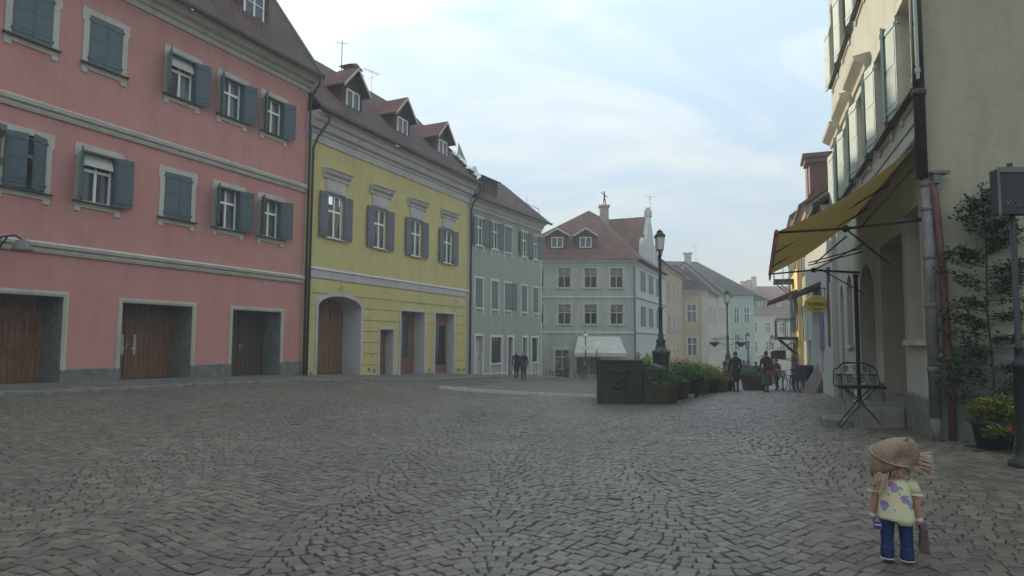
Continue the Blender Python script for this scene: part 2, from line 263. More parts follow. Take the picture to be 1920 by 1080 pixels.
def cobble_mat(name, pattern):
    m = bpy.data.materials.new(name); m.use_nodes = True; t = m.node_tree; b = t.nodes['Principled BSDF']; b.inputs['Roughness'].default_value = .48; b.inputs['Specular IOR Level'].default_value = .5
    c = N(t, 'ShaderNodeTexCoord')
    big = N(t, 'ShaderNodeTexNoise'); big.inputs['Scale'].default_value = .35; big.inputs['Detail'].default_value = 6; t.links.new(c.outputs['Object'], big.inputs['Vector'])
    br = N(t, 'ShaderNodeValToRGB'); br.color_ramp.elements[0].position = .3; br.color_ramp.elements[1].position = .7; br.color_ramp.elements[0].color = (.78, .77, .76, 1); br.color_ramp.elements[1].color = (1.2, 1.2, 1.18, 1); t.links.new(big.outputs['Fac'], br.inputs[0])
    r = N(t, 'ShaderNodeValToRGB'); e = r.color_ramp.elements; e[0].color = (.082, .067, .049, 1); e[1].color = (.145, .12, .092, 1); q = e.new(.5); q.color = (.106, .088, .067, 1)
    fine = N(t, 'ShaderNodeTexNoise'); fine.inputs['Scale'].default_value = 45; fine.inputs['Detail'].default_value = 4; t.links.new(c.outputs['Object'], fine.inputs['Vector'])
    bp = N(t, 'ShaderNodeBump'); bp.inputs['Strength'].default_value = .5
    if pattern:
        v = N(t, 'ShaderNodeTexVoronoi'); v.inputs['Scale'].default_value = 6.5; v.inputs['Randomness'].default_value = .6; t.links.new(c.outputs['Object'], v.inputs['Vector'])
        w = N(t, 'ShaderNodeTexVoronoi', feature='DISTANCE_TO_EDGE'); w.inputs['Scale'].default_value = 6.5; w.inputs['Randomness'].default_value = .6; t.links.new(c.outputs['Object'], w.inputs['Vector'])
        t.links.new(v.outputs['Color'], r.inputs[0]); k = N(t, 'ShaderNodeValToRGB'); k.color_ramp.elements[0].position = .02; k.color_ramp.elements[1].position = .1; k.color_ramp.elements[0].color = (.35, .35, .35, 1); t.links.new(w.outputs['Distance'], k.inputs[0])
        x0 = N(t, 'ShaderNodeMixRGB', blend_type='MULTIPLY'); x0.inputs[0].default_value = 1; t.links.new(r.outputs[0], x0.inputs[1]); t.links.new(k.outputs[0], x0.inputs[2]); base = x0.outputs[0]
        t.links.new(k.outputs[0], bp.inputs['Height']); bp.inputs['Distance'].default_value = .03
    else:
        g = N(t, 'ShaderNodeNewGeometry'); t.links.new(g.outputs['Random Per Island'], r.inputs[0]); base = r.outputs[0]
        t.links.new(fine.outputs['Fac'], bp.inputs['Height']); bp.inputs['Distance'].default_value = .012
    f2 = N(t, 'ShaderNodeValToRGB'); f2.color_ramp.elements[0].position = .3; f2.color_ramp.elements[1].position = .7; f2.color_ramp.elements[0].color = (.75, .75, .75, 1); f2.color_ramp.elements[1].color = (1.2, 1.2, 1.2, 1); t.links.new(fine.outputs['Fac'], f2.inputs[0])
    x1 = N(t, 'ShaderNodeMixRGB', blend_type='MULTIPLY'); x1.inputs[0].default_value = 1; t.links.new(base, x1.inputs[1]); t.links.new(br.outputs[0], x1.inputs[2])
    x2 = N(t, 'ShaderNodeMixRGB', blend_type='MULTIPLY'); x2.inputs[0].default_value = 1; t.links.new(x1.outputs[0], x2.inputs[1]); t.links.new(f2.outputs[0], x2.inputs[2])
    t.links.new(x2.outputs[0], b.inputs['Base Color']); t.links.new(bp.outputs[0], b.inputs['Normal']); return m
def grid_mesh(name, xs, ys, off, m):
    X, Y = np.meshgrid(xs, ys); Z = Gv(X, Y) + off; nx, ny = len(xs), len(ys)
    v = np.stack([X, Y, Z], -1).reshape(-1, 3).tolist()
    f = [(j * nx + i, j * nx + i + 1, (j + 1) * nx + i + 1, (j + 1) * nx + i) for j in range(ny - 1) for i in range(nx - 1)]
    b = MB(); b.v = v; b.f = f; b.m = [0] * len(f); return b.build(name, m, smooth=True)
gx = np.r_[np.arange(-600, -60, 60), np.arange(-60, -24, 6), np.arange(-24, 24, .75), np.arange(24, 60, 4), np.arange(60, 661, 60)]
gy = np.r_[np.arange(-120, -15, 15), np.arange(-15, 0, 3), np.arange(0, 64, .75), np.arange(64, 150, 4), np.arange(150, 900, 75)]
JOINT = mat('sandy_joint_earth', (.045, .04, .034), .95, .3, 9, .5)
struct(grid_mesh('ground', gx, gy, -.0095, JOINT))
FARC = cobble_mat('far_cobbles', True)
struct(grid_mesh('street', np.arange(-6, 60, 1.2), np.arange(36.8, 140, 1.2), .004, FARC))

RC = np.array([6.05, 9.2]); RD = np.array([.367, 1]); RD = RD / np.hypot(*RD)
PD = np.array([.468, 1]); PD = PD / np.hypot(*PD); PC = np.array([-8.2, 25.]); PA = PC - PD * 14
YB = PC + PD * 13.35; GB = np.array([2.08, 45.4]); GD = (GB - YB) / np.hypot(*(GB - YB))
# real setts laid in segmental arches
def setts():
    """courses run on without a break; they swing in the wavy fan of an old square"""
    h = .125; V = []; F = []; U = random.uniform; off = ((-1, -1), (1, -1), (1, 1), (-1, 1))
    def f(p, q): return .5 * math.sin(1.7 * (p + .95) + .25 * math.sin(.31 * q) + .5 * math.sin(.45 * p)) + .12 * math.sin(.9 * p + .7 * q * .4)
    def ok(x, y):
        if y < 1.3 or abs(x) > .9 * y + 2.6 or y > 37: return False
        if (x - RC[0]) * RD[1] - (y - RC[1]) * RD[0] > -.02 and y > 9: return False
        if y <= 9 and x > 7.6: return False
        if (x - PA[0]) * PD[1] - (y - PA[1]) * PD[0] < 1.78: return False
        if y > 25.6 + (x + 2.8) * (-.411) - .14 and -2.8 + (y - 25.6) * .367 < x < 6.2 + (y - 21.9) * .31 + .1: return False
        if (x - YB[0]) * GD[1] - (y - YB[1]) * GD[0] < 2.05 and y > 36: return False
        return True
    for j in range(0, 312):
        qc = .4 + j * h; p = -.9 * qc - 3.4 - random.random() * .2; pend = .9 * qc + 3.4; ds = 0
        if random.random() < .12: ds = U(-.02, .02)
        while p < pend:
            L = U(.09, .17); x = p; dx = .01; sl = (f(p + dx, qc) - f(p - dx, qc)) / (2 * dx); c = 1 / math.sqrt(1 + sl * sl); step = L * c
            x = p + step / 2; sl = (f(x + dx, qc) - f(x - dx, qc)) / (2 * dx); c = 1 / math.sqrt(1 + sl * sl); y = qc + f(x, qc) + U(-.007, .007); p += step
            if not ok(x, y): continue
            hw = L * .5 - U(.003, .007); hh = h * c * .5 - U(.002, .008) + .012 * (1 - c)
            ang = math.atan(sl) + U(-.07, .07); ca, sa = math.cos(ang), math.sin(ang)
            o = len(V); top = U(-.003, .004); tx, ty = U(-.04, .04), U(-.04, .04)
            if random.random() < .015: top -= .008
            jit = [(U(-.013, .009), U(-.012, .009)) for _ in range(4)]
            for (s_, zo) in ((1.0, -.022), (.975, -.004), (.88, .001)):
                for ii, (ox, oy) in enumerate(off):
                    jx = ox * hw * s_ + jit[ii][0]; jy = oy * hh * s_ + jit[ii][1]
                    V.append((x + jx * ca - jy * sa, y + jx * sa + jy * ca, zo + top + jx * tx + jy * ty))
            for l in (0, 4): F += [(o + l + i, o + l + (i + 1) % 4, o + l + 4 + (i + 1) % 4, o + l + 4 + i) for i in range(4)]
            F.append((o + 8, o + 9, o + 10, o + 11))
    A = np.array(V); A[:, 2] += Gv(A[:, 0], A[:, 1])
    b = MB(); b.v = A.tolist(); b.f = F; b.m = [0] * len(F)
    return b.build('cobblestone_paving', cobble_mat('near_setts', False))
struct(setts())

def strip(name, A, d, t0, t1, o0, o1, top, m, parent=None, depth=.3, n=60, nrm=None):
    nr = np.array([d[1], -d[0]]) if nrm is None else nrm; b = MB(); vs = []
    for i in range(n + 1):
        t = t0 + (t1 - t0) * i / n; p0 = A + d * t + nr * o0; p1 = A + d * t + nr * o1; z0 = G(*p0); z1 = G(*p1)
        vs += [(p0[0], p0[1], z0 - depth), (p0[0], p0[1], z0 + top), (p1[0], p1[1], z1 + top), (p1[0], p1[1], z1 - depth)]
    fs = [(i * 4 + k, i * 4 + (k + 1) % 4, i * 4 + 4 + (k + 1) % 4, i * 4 + 4 + k) for i in range(n) for k in range(4)] + [(0, 1, 2, 3), (n * 4 + 3, n * 4 + 2, n * 4 + 1, n * 4)]
    return b.add(vs, fs).build(name, m, parent)
struct(strip('pavement', PA, PD, -16, 27.3, -.2, 1.6, .05, M['paver']))
struct(strip('kerb', PA, PD, -16, 27.3, 1.6, 1.74, .07, M['step']))
struct(strip('pavement', YB, GD, 0, 10.2, -.2, 1.9, .05, M['paver'])); struct(strip('kerb', YB, GD, 0.1, 10.2, 1.9, 2.04, .07, M['step']))
# low raised terrace behind the kerb
def terrace():
    P = [(-2.8, 25.6), (6.2, 21.9), (10.0, 31.5), (3.5, 37.5), (1.5, 37.8)]; b = MB(); n = 24
    A, B = np.array(P[0]), np.array(P[1]); C_, D = np.array([9.5, 33]), np.array([1.6, 37.6]); vs = []
    for j in range(n + 1):
        for i in range(n + 1):
            s, t = i / n, j / n; p = (A * (1 - s) + B * s) * (1 - t) + (D * (1 - s) + C_ * s) * t
            vs.append((p[0], p[1], G(*p) + .12 - .1 * t))
    fs = [(j * (n + 1) + i, j * (n + 1) + i + 1, (j + 1) * (n + 1) + i + 1, (j + 1) * (n + 1) + i) for j in range(n) for i in range(n)]
    struct(b.add(vs, fs).build('terrace', M['paver'], smooth=True))
    d = (B - A) / np.hypot(*(B - A)); L = np.hypot(*(B - A))
    struct(strip('terrace_kerb', A, d, 0, L, 0, .16, .12, M['kerb'], n=20))
terrace()

# ---------------------------------------------------------------- facade kit (local frame: x along the front, -y out to the street)
def wall(parent, L, z0, z1, ops, mats, name='wall', depth_back=None, label=None):
    xs = sorted({0, L} | {round(o[i], 4) for o in ops for i in (0, 1)}); zs = sorted({z0, z1} | {round(o[i], 4) for o in ops for i in (2, 3) if z0 < o[i] < z1})
    b = MB(); nx, nz = len(xs) - 1, len(zs) - 1
    def opn(i, j):
        if i < 0 or j < 0 or i >= nx or j >= nz: return None
        cx, cz = (xs[i] + xs[i + 1]) / 2, (zs[j] + zs[j + 1]) / 2
        for o in ops:
            if o[0] < cx < o[1] and o[2] < cz < o[3]: return o
        return None
    for i in range(nx):
        j = 0
        while j < nz:
            o = opn(i, j)
            if o is None:
                b.add([(xs[i], 0, zs[j]), (xs[i + 1], 0, zs[j]), (xs[i + 1], 0, zs[j + 1]), (xs[i], 0, zs[j + 1])], [(0, 1, 2, 3)])
            else:
                d = o[4]; mi = o[5] if len(o) > 5 else 0; X0, X1, Z0, Z1 = xs[i], xs[i + 1], zs[j], zs[j + 1]
                if opn(i - 1, j) is None: b.add([(X0, 0, Z0), (X0, 0, Z1), (X0, d, Z1), (X0, d, Z0)], [(0, 1, 2, 3)], mi)
                if opn(i + 1, j) is None: b.add([(X1, 0, Z0), (X1, d, Z0), (X1, d, Z1), (X1, 0, Z1)], [(0, 1, 2, 3)], mi)
                if opn(i, j + 1) is None: b.add([(X0, 0, Z1), (X1, 0, Z1), (X1, d, Z1), (X0, d, Z1)], [(0, 1, 2, 3)], mi)
                if opn(i, j - 1) is None: b.add([(X0, 0, Z0), (X0, d, Z0), (X1, d, Z0), (X1, 0, Z0)], [(0, 1, 2, 3)], mi)
            j += 1
    return b.build(name, mats, parent, label=label)
def shell(parent, L, D, z0, z1, m, gable=None, left=True, right=True):
    """side and back walls; gable=(yr, zr) adds the gable triangles; 3 mm in from the front's edges"""
    b = MB(); e = .003
    for s, x in ((left, e), (right, L - e)):
        if not s: continue
        pts = [(0, z0), (D, z0), (D, z1)] + ([gable] if gable else []) + [(0, z1)]
        b.add([(x, p[0], p[1]) for p in pts], [tuple(range(len(pts)))])
    b.add([(0, D, z0), (L, D, z0), (L, D, z1), (0, D, z1)], [(0, 1, 2, 3)])
    return b.build('side_wall', m, parent)
def leaf_mesh(w, h, m, sgn, parent, x, y, z, rot, label=None):
    b = MB(); x0, x1 = (0, w) if sgn > 0 else (-w, 0); b.box(x0, x1, -.02, .02, 0, h)
    for a, c in ((.1, .17), (h - .17, h - .1)): b.box(x0 + .02, x1 - .02, -.035, .035, a, c)
    b.box(x0 + .04, x1 - .04, -.027, .027, .22, h / 2 - .04); b.box(x0 + .04, x1 - .04, -.027, .027, h / 2 + .04, h - .22)
    for a in (.13, h - .15): b.box(-.03, .03, -.045, -.0, a, a + .05)
    return b.build('shutter', m, parent, loc=(x, y, z), rot=(0, 0, rot), label=label)
def casement(parent, cx, z0, z1, w, y, m, tr=.66, curt=True, name='window_frame', mull=True, bars=0):
    b = MB(); x0, x1 = cx - w / 2, cx + w / 2; f = .06
    b.box(x0, x0 + f, y - .04, y + .03, z0, z1); b.box(x1 - f, x1, y - .04, y + .03, z0, z1); b.box(x0 + f, x1 - f, y - .04, y + .03, z0, z0 + f); b.box(x0 + f, x1 - f, y - .04, y + .03, z1 - f, z1)
    if tr: zt = z0 + (z1 - z0) * tr; b.box(x0 + f, x1 - f, y - .055, y + .02, zt - .04, zt + .04)
    if mull: b.box(cx - .035, cx + .035, y - .05, y + .025, z0 + f, z1 - f)
    for k in range(bars): zz_ = z0 + (z1 - z0) * (k + 1) / (bars + 1); b.box(x0 + f, x1 - f, y - .035, y + .015, zz_ - .013, zz_ + .013)
    b.build(name, m, parent)
    MB().add([(x0, y, z0), (x1, y, z0), (x1, y, z1), (x0, y, z1)], [(0, 1, 2, 3)]).build('pane', GLASS, parent)
    if curt:
        c = MB(); n = 24; gap = random.uniform(.04, .2) * w if curt != 'full' else 0; off = random.uniform(-.1, .1) * w
        for s0, s1 in ((x0, cx - gap + off), (cx + gap + off, x1)):
            vs = []
            for i in range(n + 1):
                xx = s0 + (s1 - s0) * i / n; yy = y + .1 + .02 * math.sin(xx * 60 + random.random())
                vs += [(xx, yy, z0), (xx, yy, z1)]
            c.add(vs, [(2 * i, 2 * i + 2, 2 * i + 3, 2 * i + 1) for i in range(n)])
        c.build('curtain', M['net'], parent)
def sill_apron(parent, cx, z0, w, m, ml, apron=.2, out=.12):
    b = MB(); W2 = w / 2 + .2; b.prof([(.0, z0 - .05), (0, z0), (-out, z0 - .015), (-out, z0 - .05)], cx - W2, cx + W2); b.build('sill', ml, parent)
    if apron:
        a = MB(); a.box(cx - W2 + .04, cx + W2 - .04, -.035, 0, z0 - .05 - apron * .55, z0 - .05); a.box(cx - W2 + .04, cx - W2 + .2, -.035, 0, z0 - .05 - apron, z0 - .05 - apron * .55); a.box(cx + W2 - .2, cx + W2 - .04, -.035, 0, z0 - .05 - apron, z0 - .05 - apron * .55)
        a.build('apron', m, parent)
def surround(cx, z0, z1, w, f=.14, out=.03, ears=True, top=0):
    b = MB(); x0, x1 = cx - w / 2, cx + w / 2
    b.box(x0 - f, x0, -out, 0, z0, z1); b.box(x1, x1 + f, -out, 0, z0, z1); b.box(x0 - f - (.05 if ears else 0), x1 + f + (.05 if ears else 0), -out - .003, 0, z1, z1 + f + top)
    if ears: b.box(x0 - f - .05, x0 - f, -out, 0, z1 - .22, z1); b.box(x1 + f, x1 + f + .05, -out, 0, z1 - .22, z1)
    return b
def door_leaf(parent, x0, x1, y, z0, z1, m, name='door', boards=True, split=None, rails=(), glass=None, arch=None, label=None, handle=True):
    b = MB(); n = max(1, int((x1 - x0) / .16)); w = (x1 - x0) / n
    def topz(x):
        if not arch: return z1
        cx, hw, rise = arch; return z1 - rise + rise * math.sqrt(max(0, 1 - ((x - cx) / hw) ** 2)) if rise else z1
    if boards:
        for i in range(n):
            xa = x0 + i * w + .005; xb = xa + w - .01
            if glass and xa > glass[0] - .08 and xb < glass[1] + .08: b.box(xa, xb, y, y + .05, z0, glass[2]); b.box(xa, xb, y, y + .05, glass[3], min(topz(xa), topz(xb))); continue
            b.box(xa, xb, y, y + .05, z0, min(topz(xa), topz(xb)))
        b.box(x0, x1, y + .03, y + .045, z0, z1 - (arch[2] if arch else 0)) if not glass else None
    for r0, r1 in rails: b.box(x0 + .02, x1 - .02, y - .025, y + .01, z0 + r0, z0 + r1)
    if split:
        for s in split: b.box(s - .05, s + .05, y - .035, y + .01, z0, z1 - (arch[2] if arch else 0) - .01)
    o = b.build(name, m, parent, label=label)
    if glass:
        MB().box(glass[0], glass[1], y + .02, y + .03, glass[2], glass[3]).build('pane', DGLASS, o)
        MB().box(glass[0] + .02, (glass[0] + glass[1]) / 2, y + .031, y + .04, glass[2], glass[3] - .3).build('curtain', M['net'], o)
    if handle:
        hx = (split[0] if split else x1 - .12); h = MB().box(hx - .02, hx + .02, y - .06, y, z0 + 1.0, z0 + 1.2); h.tube([(hx, y - .06, z0 + 1.12), (hx + .12, y - .07, z0 + 1.12)], .012, 6); h.build('handle', M['steel'], o)
    return o
def cornice(parent, x0, x1, zb, prf, m, name='cornice'): return MB().prof([(0, zb)] + [(-a, zb + c) for a, c in prf] + [(0, zb + prf[-1][1])], x0, x1).build(name, m, parent)
def gable_roof(parent, x0, x1, e, r, bk, m, th=.14, name='roof'):
    """e=(y,z) eave, r=(y,z) ridge, bk=(y,z) back eave"""
    return MB().prof([e, r, bk, (bk[0], bk[1] - th), (r[0], r[1] - th * 1.4), (e[0], e[1] - th)], x0, x1).build(name, m, parent)
def dormer(house, cx, y0, z0, w, wh, rise, main, mroof, win_rows=2, side=None, depth=None):
    """gabled dormer: front at y0, main(y)->z of the roof"""
    zt = z0 + wh; b = MB(); hw = w / 2; slope = (main(y0 + 1) - main(y0)); yb = y0 + (zt + .25 - main(y0)) / slope; yr = y0 + (zt + .25 + rise - main(y0)) / slope
    zf = main(y0) - .1
    b.add([(cx - hw, y0, zf), (cx + hw, y0, zf), (cx + hw, y0, zt + .25), (cx, y0, zt + .25 + rise), (cx - hw, y0, zt + .25)], [(0, 1, 2, 3, 4)])
    for s in (-1, 1): b.add([(cx + s * hw, y0, zf), (cx + s * hw, y0, zt + .25), (cx + s * hw, yb, zt + .25)], [(0, 1, 2)])
    d = b.build('dormer', side or M['roofd'], house)
    o = .22; k = rise / hw; rr = MB()
    for s in (-1, 1):
        P = [(cx, y0 - .35, zt + .28 + rise), (cx + s * (hw + o), y0 - .35, zt + .28 - o * k), (cx + s * (hw + o), y0 + (zt + .28 - o * k - main(y0)) / slope, zt + .28 - o * k), (cx, yr + .05, zt + .28 + rise)]
        Q = [(p[0], p[1], p[2] - .08) for p in P]; rr.add(P + Q, [(0, 1, 2, 3), (7, 6, 5, 4), (0, 4, 5, 1), (1, 5, 6, 2), (2, 6, 7, 3)])
    rr.build('dormer_roof', mroof, d)
    v = MB()
    for s in (-1, 1):
        v.add([(cx, y0 - .37, zt + .27 + rise), (cx, y0 - .37, zt + .12 + rise), (cx + s * (hw + o), y0 - .37, zt + .12 - o * k), (cx + s * (hw + o), y0 - .37, zt + .27 - o * k),
               (cx, y0 - .34, zt + .27 + rise), (cx, y0 - .34, zt + .12 + rise), (cx + s * (hw + o), y0 - .34, zt + .12 - o * k), (cx + s * (hw + o), y0 - .34, zt + .27 - o * k)],
              [(0, 1, 2, 3), (4, 7, 6, 5), (0, 3, 7, 4), (1, 5, 6, 2), (3, 2, 6, 7)])
    v.build('bargeboard', M['cream'], d)
    ww = w * .62; x0, x1 = cx - ww / 2, cx + ww / 2; f = .06; q = MB()
    for a, c_, e_, g in ((x0, x0 + f, z0, zt), (x1 - f, x1, z0, zt), (x0, x1, z0 - .0, z0 + f), (x0, x1, zt - f, zt), (cx - .035, cx + .035, z0, zt)): q.box(a, c_, y0 - .07, y0 - .004, e_, g)
    for kk in range(1, win_rows): zq = z0 + (zt - z0) * kk / win_rows; q.box(x0, x1, y0 - .055, y0 - .004, zq - .02, zq + .02)
    q.build('dormer_window', M['white'], d); MB().box(x0 + .01, x1 - .01, y0 - .03, y0 - .002, z0, zt).build('pane', DGLASS, d)
    return d
def downpipe(name, pts, r, m, label, parent=None, brackets=()):
    b = MB().tube(pts, r, 10)
    for z in brackets:
        p = pts[-1]; b.lathe([(r + .012, z), (r + .018, z + .02), (r + .018, z + .06), (r + .012, z + .08)], 10, (p[0], p[1]))
    o = b.build(name, m, parent, smooth=True)
    return o
def rot_of(d): return math.atan2(d[1], d[0])

# ================================================================ pink house
H = thing('pink_house', 'salmon pink three storey house with cream bands, blue grey shutters and wooden gates', 'house', (PA[0], PA[1], 0), rot_of(PD))
cols = [.3, 2.15, 4.05, 5.93, 8.4, 10.35, 12.25]; x0p = -16
ops = []; wspec = []
for row, (z0, z1) in enumerate(((5.38, 6.8), (9.25, 10.63))):
    for i, c in enumerate(cols): ops.append((c - .47, c + .47, z0, z1, .24)); wspec.append((row, i, c, z0, z1))
gates = [(2.75, 5.17, 2.72), (6.78, 9.1, 2.66), (10.68, 12.9, 2.64)]
for a, b_, zt in gates: ops.append((a, b_, -1, zt, .88, 1))
def shift(ops_, s): return [(o[0] + s, o[1] + s) + tuple(o[2:]) for o in ops_]
# the wall starts 16 m before the local origin: build it in a shifted child
w_ = wall(H, 14 - x0p, -1, 11.9, shift(ops, -x0p), [M['pink'], M['grout']]); w_.location = (x0p, 0, 0)
sw = shell(H, 30, 10, -1, 11.9, M['pink'], gable=(5.0, 19.3)); sw.location = (x0p, 0, 0)
def pr(y): return 12.2 + (y + .55) * 1.376
gable_roof(H, x0p - .2, 14.12, (-.6, 12.13), (5.0, pr(5.0)), (10.6, 12.13), M['roofd'])
MB().prof([(-.72, 12.02), (-.74, 12.1), (-.6, 12.1), (-.6, 12.0), (-.66, 11.96)], x0p, 14.14).build('gutter', M['zinc'], H)
MB().tube([(14.12, y, pr(y) + .02) for y in (-.6, 1, 3, 5)], .07, 8).build('verge', M['zinc'], H)
cornice(H, x0p, 14.03, 11.5, [(.05, 0), (.07, .16), (.14, .18), (.2, .3), (.36, .34), (.42, .46), (.52, .5), (.52, .52)], M['cream'])
cornice(H, x0p, 14.02, 7.42, [(.05, 0), (.08, .08), (.06, .12), (.13, .16), (.15, .26), (.05, .32)], M['cream'], 'string_course')
cornice(H, x0p, 14.02, 3.82, [(.05, 0), (.08, .08), (.06, .12), (.13, .16), (.15, .24), (.05, .3)], M['cream'], 'string_course')
for a, c in ((x0p, 2.75), (5.17, 6.78), (9.1, 10.68), (12.9, 14.0)): MB().prof([(0, -.6), (-.04, -.6), (-.04, .78), (0, .8)], a, c).build('plinth', M['grout'], H)
for a, b_, zt in gates:
    g = MB(); zb = .75
    for o_, f0, f1 in ((.03, 0, .13), (.05, .05, .1)):
        g.box(a - f1, a - f0, -o_, 0, zb, zt + f1); g.box(b_ + f0, b_ + f1, -o_, 0, zb, zt + f1); g.box(a - f0, b_ + f0, -o_, 0, zt + f0, zt + f1)
    g.build('gate_surround', M['cream'], H)
def gz(t, o=0): p = PA + PD * t; return G(*p)
d1 = door_leaf(H, 2.75, 5.17, .84, gz(4) - .02, 2.72, M['doorw'], 'gate', split=[3.35], rails=((.95, 1.1), (1.75, 1.95)), label='brown plank gate with two dark crossbars')
d2 = door_leaf(H, 6.78, 9.1, .84, gz(8) - .02, 2.66, M['doorw'], 'gate', split=[7.5, 7.62], rails=((1.72, 1.84), (.08, .2)))
[MB().box(a, a + .07, .79, .84, 1.15, 1.75).box(a - .06, a + .1, .795, .84, 1.3, 1.36).build('strap_hinge', M['lilac'], d2) for a in (7.34, 7.72)]
d3 = door_leaf(H, 10.68, 12.9, .84, gz(11.8) - .02, 2.64, M['doord'], 'gate', split=[11.75], label='darkest plank gate')
states = {(1, 0): 'c', (1, 1): 'o', (1, 2): 'c', (1, 3): 'c', (1, 4): 'o', (1, 5): 'o', (1, 6): 'o', (0, 0): 'o', (0, 1): 'c', (0, 2): 'a', (0, 3): 'o', (0, 4): 'c', (0, 5): 'o', (0, 6): 'o'}
for row, i, c, z0, z1 in wspec:
    st = states[(row, i)]; w = surround(c, z0, z1, .94, .16, .035).build('window', M['cream'], H, label={'c': 'window behind closed blue grey shutters', 'o': 'window with open blue grey shutters and white frame', 'a': 'window with one shutter standing ajar'}[st])
    sill_apron(w, c, z0, .94, M['cream'], M['ledge'], .24, .14)
    hh = z1 - z0 - .02
    if st == 'c': leaf_mesh(.465, hh, M['shutb'], 1, w, c - .468, -.03, z0 + .01, 0); leaf_mesh(.465, hh, M['shutb'], -1, w, c + .468, -.03, z0 + .01, 0)
    else:
        if st == 'o': a, b2 = random.uniform(-128, -120), random.uniform(160, 170)
        else: a, b2 = -14, 30
        leaf_mesh(.465, hh, M['shutb'], 1, w, c - .468, -.05, z0 + .01, R_(a)); leaf_mesh(.465, hh, M['shutb'], -1, w, c + .468, -.05, z0 + .01, R_(b2))
        casement(w, c, z0, z1, .9, .2, M['white'], tr=.64)
        if st == 'o': MB().box(c + .445, c + .468, -.03, .16, z0, z1).box(c - .445, c + .445, -.03, .16, z1 - .05, z1 - .002).build('painted_reveal', M['shutb'], w)
        if (row, i) in ((1, 4), (0, 3)): MB().prof([(.02, z1 - .42), (.16, z1 - .04), (.14, z1 - .03), (0, z1 - .41)], c - .42, c + .42).build('roller_blind', M['net'], w)
dormer(H, 11.6, .55, 13.45, 1.5, 1.35, .75, pr, M['roofo'], 2)
dormer(H, 3.5, .55, 13.45, 1.5, 1.35, .75, pr, M['roofo'], 2)
cb_ = MB(); cb_.prof([(0, 5.75), (-.5, 5.75), (-.55, 5.95), (-.38, 6.0), (-.42, 6.45), (-.6, 6.6), (-.6, 6.75), (0, 6.8)], 2.9, 3.35); cb_.prof([(0, 5.35), (-.25, 5.4), (-.4, 5.75), (0, 5.75)], 2.95, 3.3)
bevel(tag(cb_.build('stone_bracket', M['grout'], None, loc=(PA[0], PA[1], 0), rot=(0, 0, rot_of(PD))), 'weathered grey stone bracket jutting from the pink house at the left edge', 'bracket'), .02)
# drainpipe between pink and yellow
dp = downpipe('drainpipe', [(13.95, -.66, 12.0), (13.98, -.6, 11.75), (14.02, -.2, 11.35), (14.02, -.14, 10.9), (14.02, -.14, .1)], .055, M['pipe'], '')
dp.location = (PA[0], PA[1], 0); dp.rotation_euler = (0, 0, rot_of(PD)); tag(dp, 'dark brown drainpipe on the seam between pink and yellow houses', 'drainpipe')
# ================================================================ yellow house
H = thing('yellow_house', 'lemon yellow house with grey lilac cornice, violet shutters and an arched wooden gate', 'house', (PC[0], PC[1], 0), rot_of(PD))
LY = 13.35; ops = []
wc = [1.75, 4.82, 7.84, 10.95]
for c in wc: ops.append((c - .5, c + .5, 5.85, 7.68, .16))
ax0, ax1, spr, rise = .86, 3.58, 2.95, .5
for k in range(36):
    a = ax0 + (ax1 - ax0) * k / 36; b_ = ax0 + (ax1 - ax0) * (k + 1) / 36; m_ = ((a + b_) / 2 - (ax0 + ax1) / 2) / ((ax1 - ax0) / 2)
    ops.append((a, b_, -1, round(spr + rise * math.sqrt(1 - m_ * m_) ** 1.0, 4), 1.0, 1))
yd = [(4.98, 6.02, 2.12, .45), (6.62, 8.7, 3.05, .65), (9.75, 11.7, 3.08, .48)]
for a, b_, zt, d in yd: ops.append((a, b_, -1, zt, d, 1))
wall(H, LY, -1, 9.75, ops, [M['yellow'], M['lilac']]); shell(H, LY, 8, -1, 9.75, M['yellow'], gable=(3.9, 15.2))
# rusticated courses as shallow raised bands
rb = MB(); zc = .02
blocks = [(0.02, ax0 - .14), (ax1 + .14, 4.84), (6.16, 6.48), (8.84, 9.6), (11.86, LY - .25)]
for k in range(8):
    za = zc + k * .5; zb = za + .46
    if za > 3.95: break
    if za < 2.3: segs = blocks
    elif za < 3.05: segs = [(0.02, ax0 - .14), (ax1 + .14, 6.48), (8.84, 9.6), (11.86, LY - .25)]
    else: segs = [(0.02, ax0 - .0), (ax1 + .1, LY - .25)] if za < 3.5 else [(0.02, LY - .25)]
    for a, b_ in segs:
        zb2 = min(zb, 4.08); rb.box(a, b_, -.028, 0, za, zb2)
rb.build('rusticated_band', M['yellow'], H)
cornice(H, -.02, LY + .02, 4.12, [(.04, 0), (.06, .3), (.1, .34), (.03, .44)], M['lilac'], 'string_course')
cornice(H, -.0, LY + .05, 9.65, [(.05, 0), (.07, .3), (.12, .33), (.14, .45), (.28, .5), (.34, .72), (.46, .78), (.5, .95), (.6, 1.0), (.6, 1.08)], M['lilac'])
def yr_(y): return 10.9 + (y + .65)
gable_roof(H, .14, LY + .1, (-.72, 10.84), (3.9, yr_(3.9)), (8.6, 10.84), M['roofd'])
MB().prof([(-.84, 10.74), (-.86, 10.84), (-.72, 10.84), (-.72, 10.72), (-.78, 10.68)], .05, LY + .1).build('gutter', M['zinc'], H)
MB().box(LY - .2, LY, -.03, 0, -.8, 9.6).build('pilaster', M['sandy'], H)
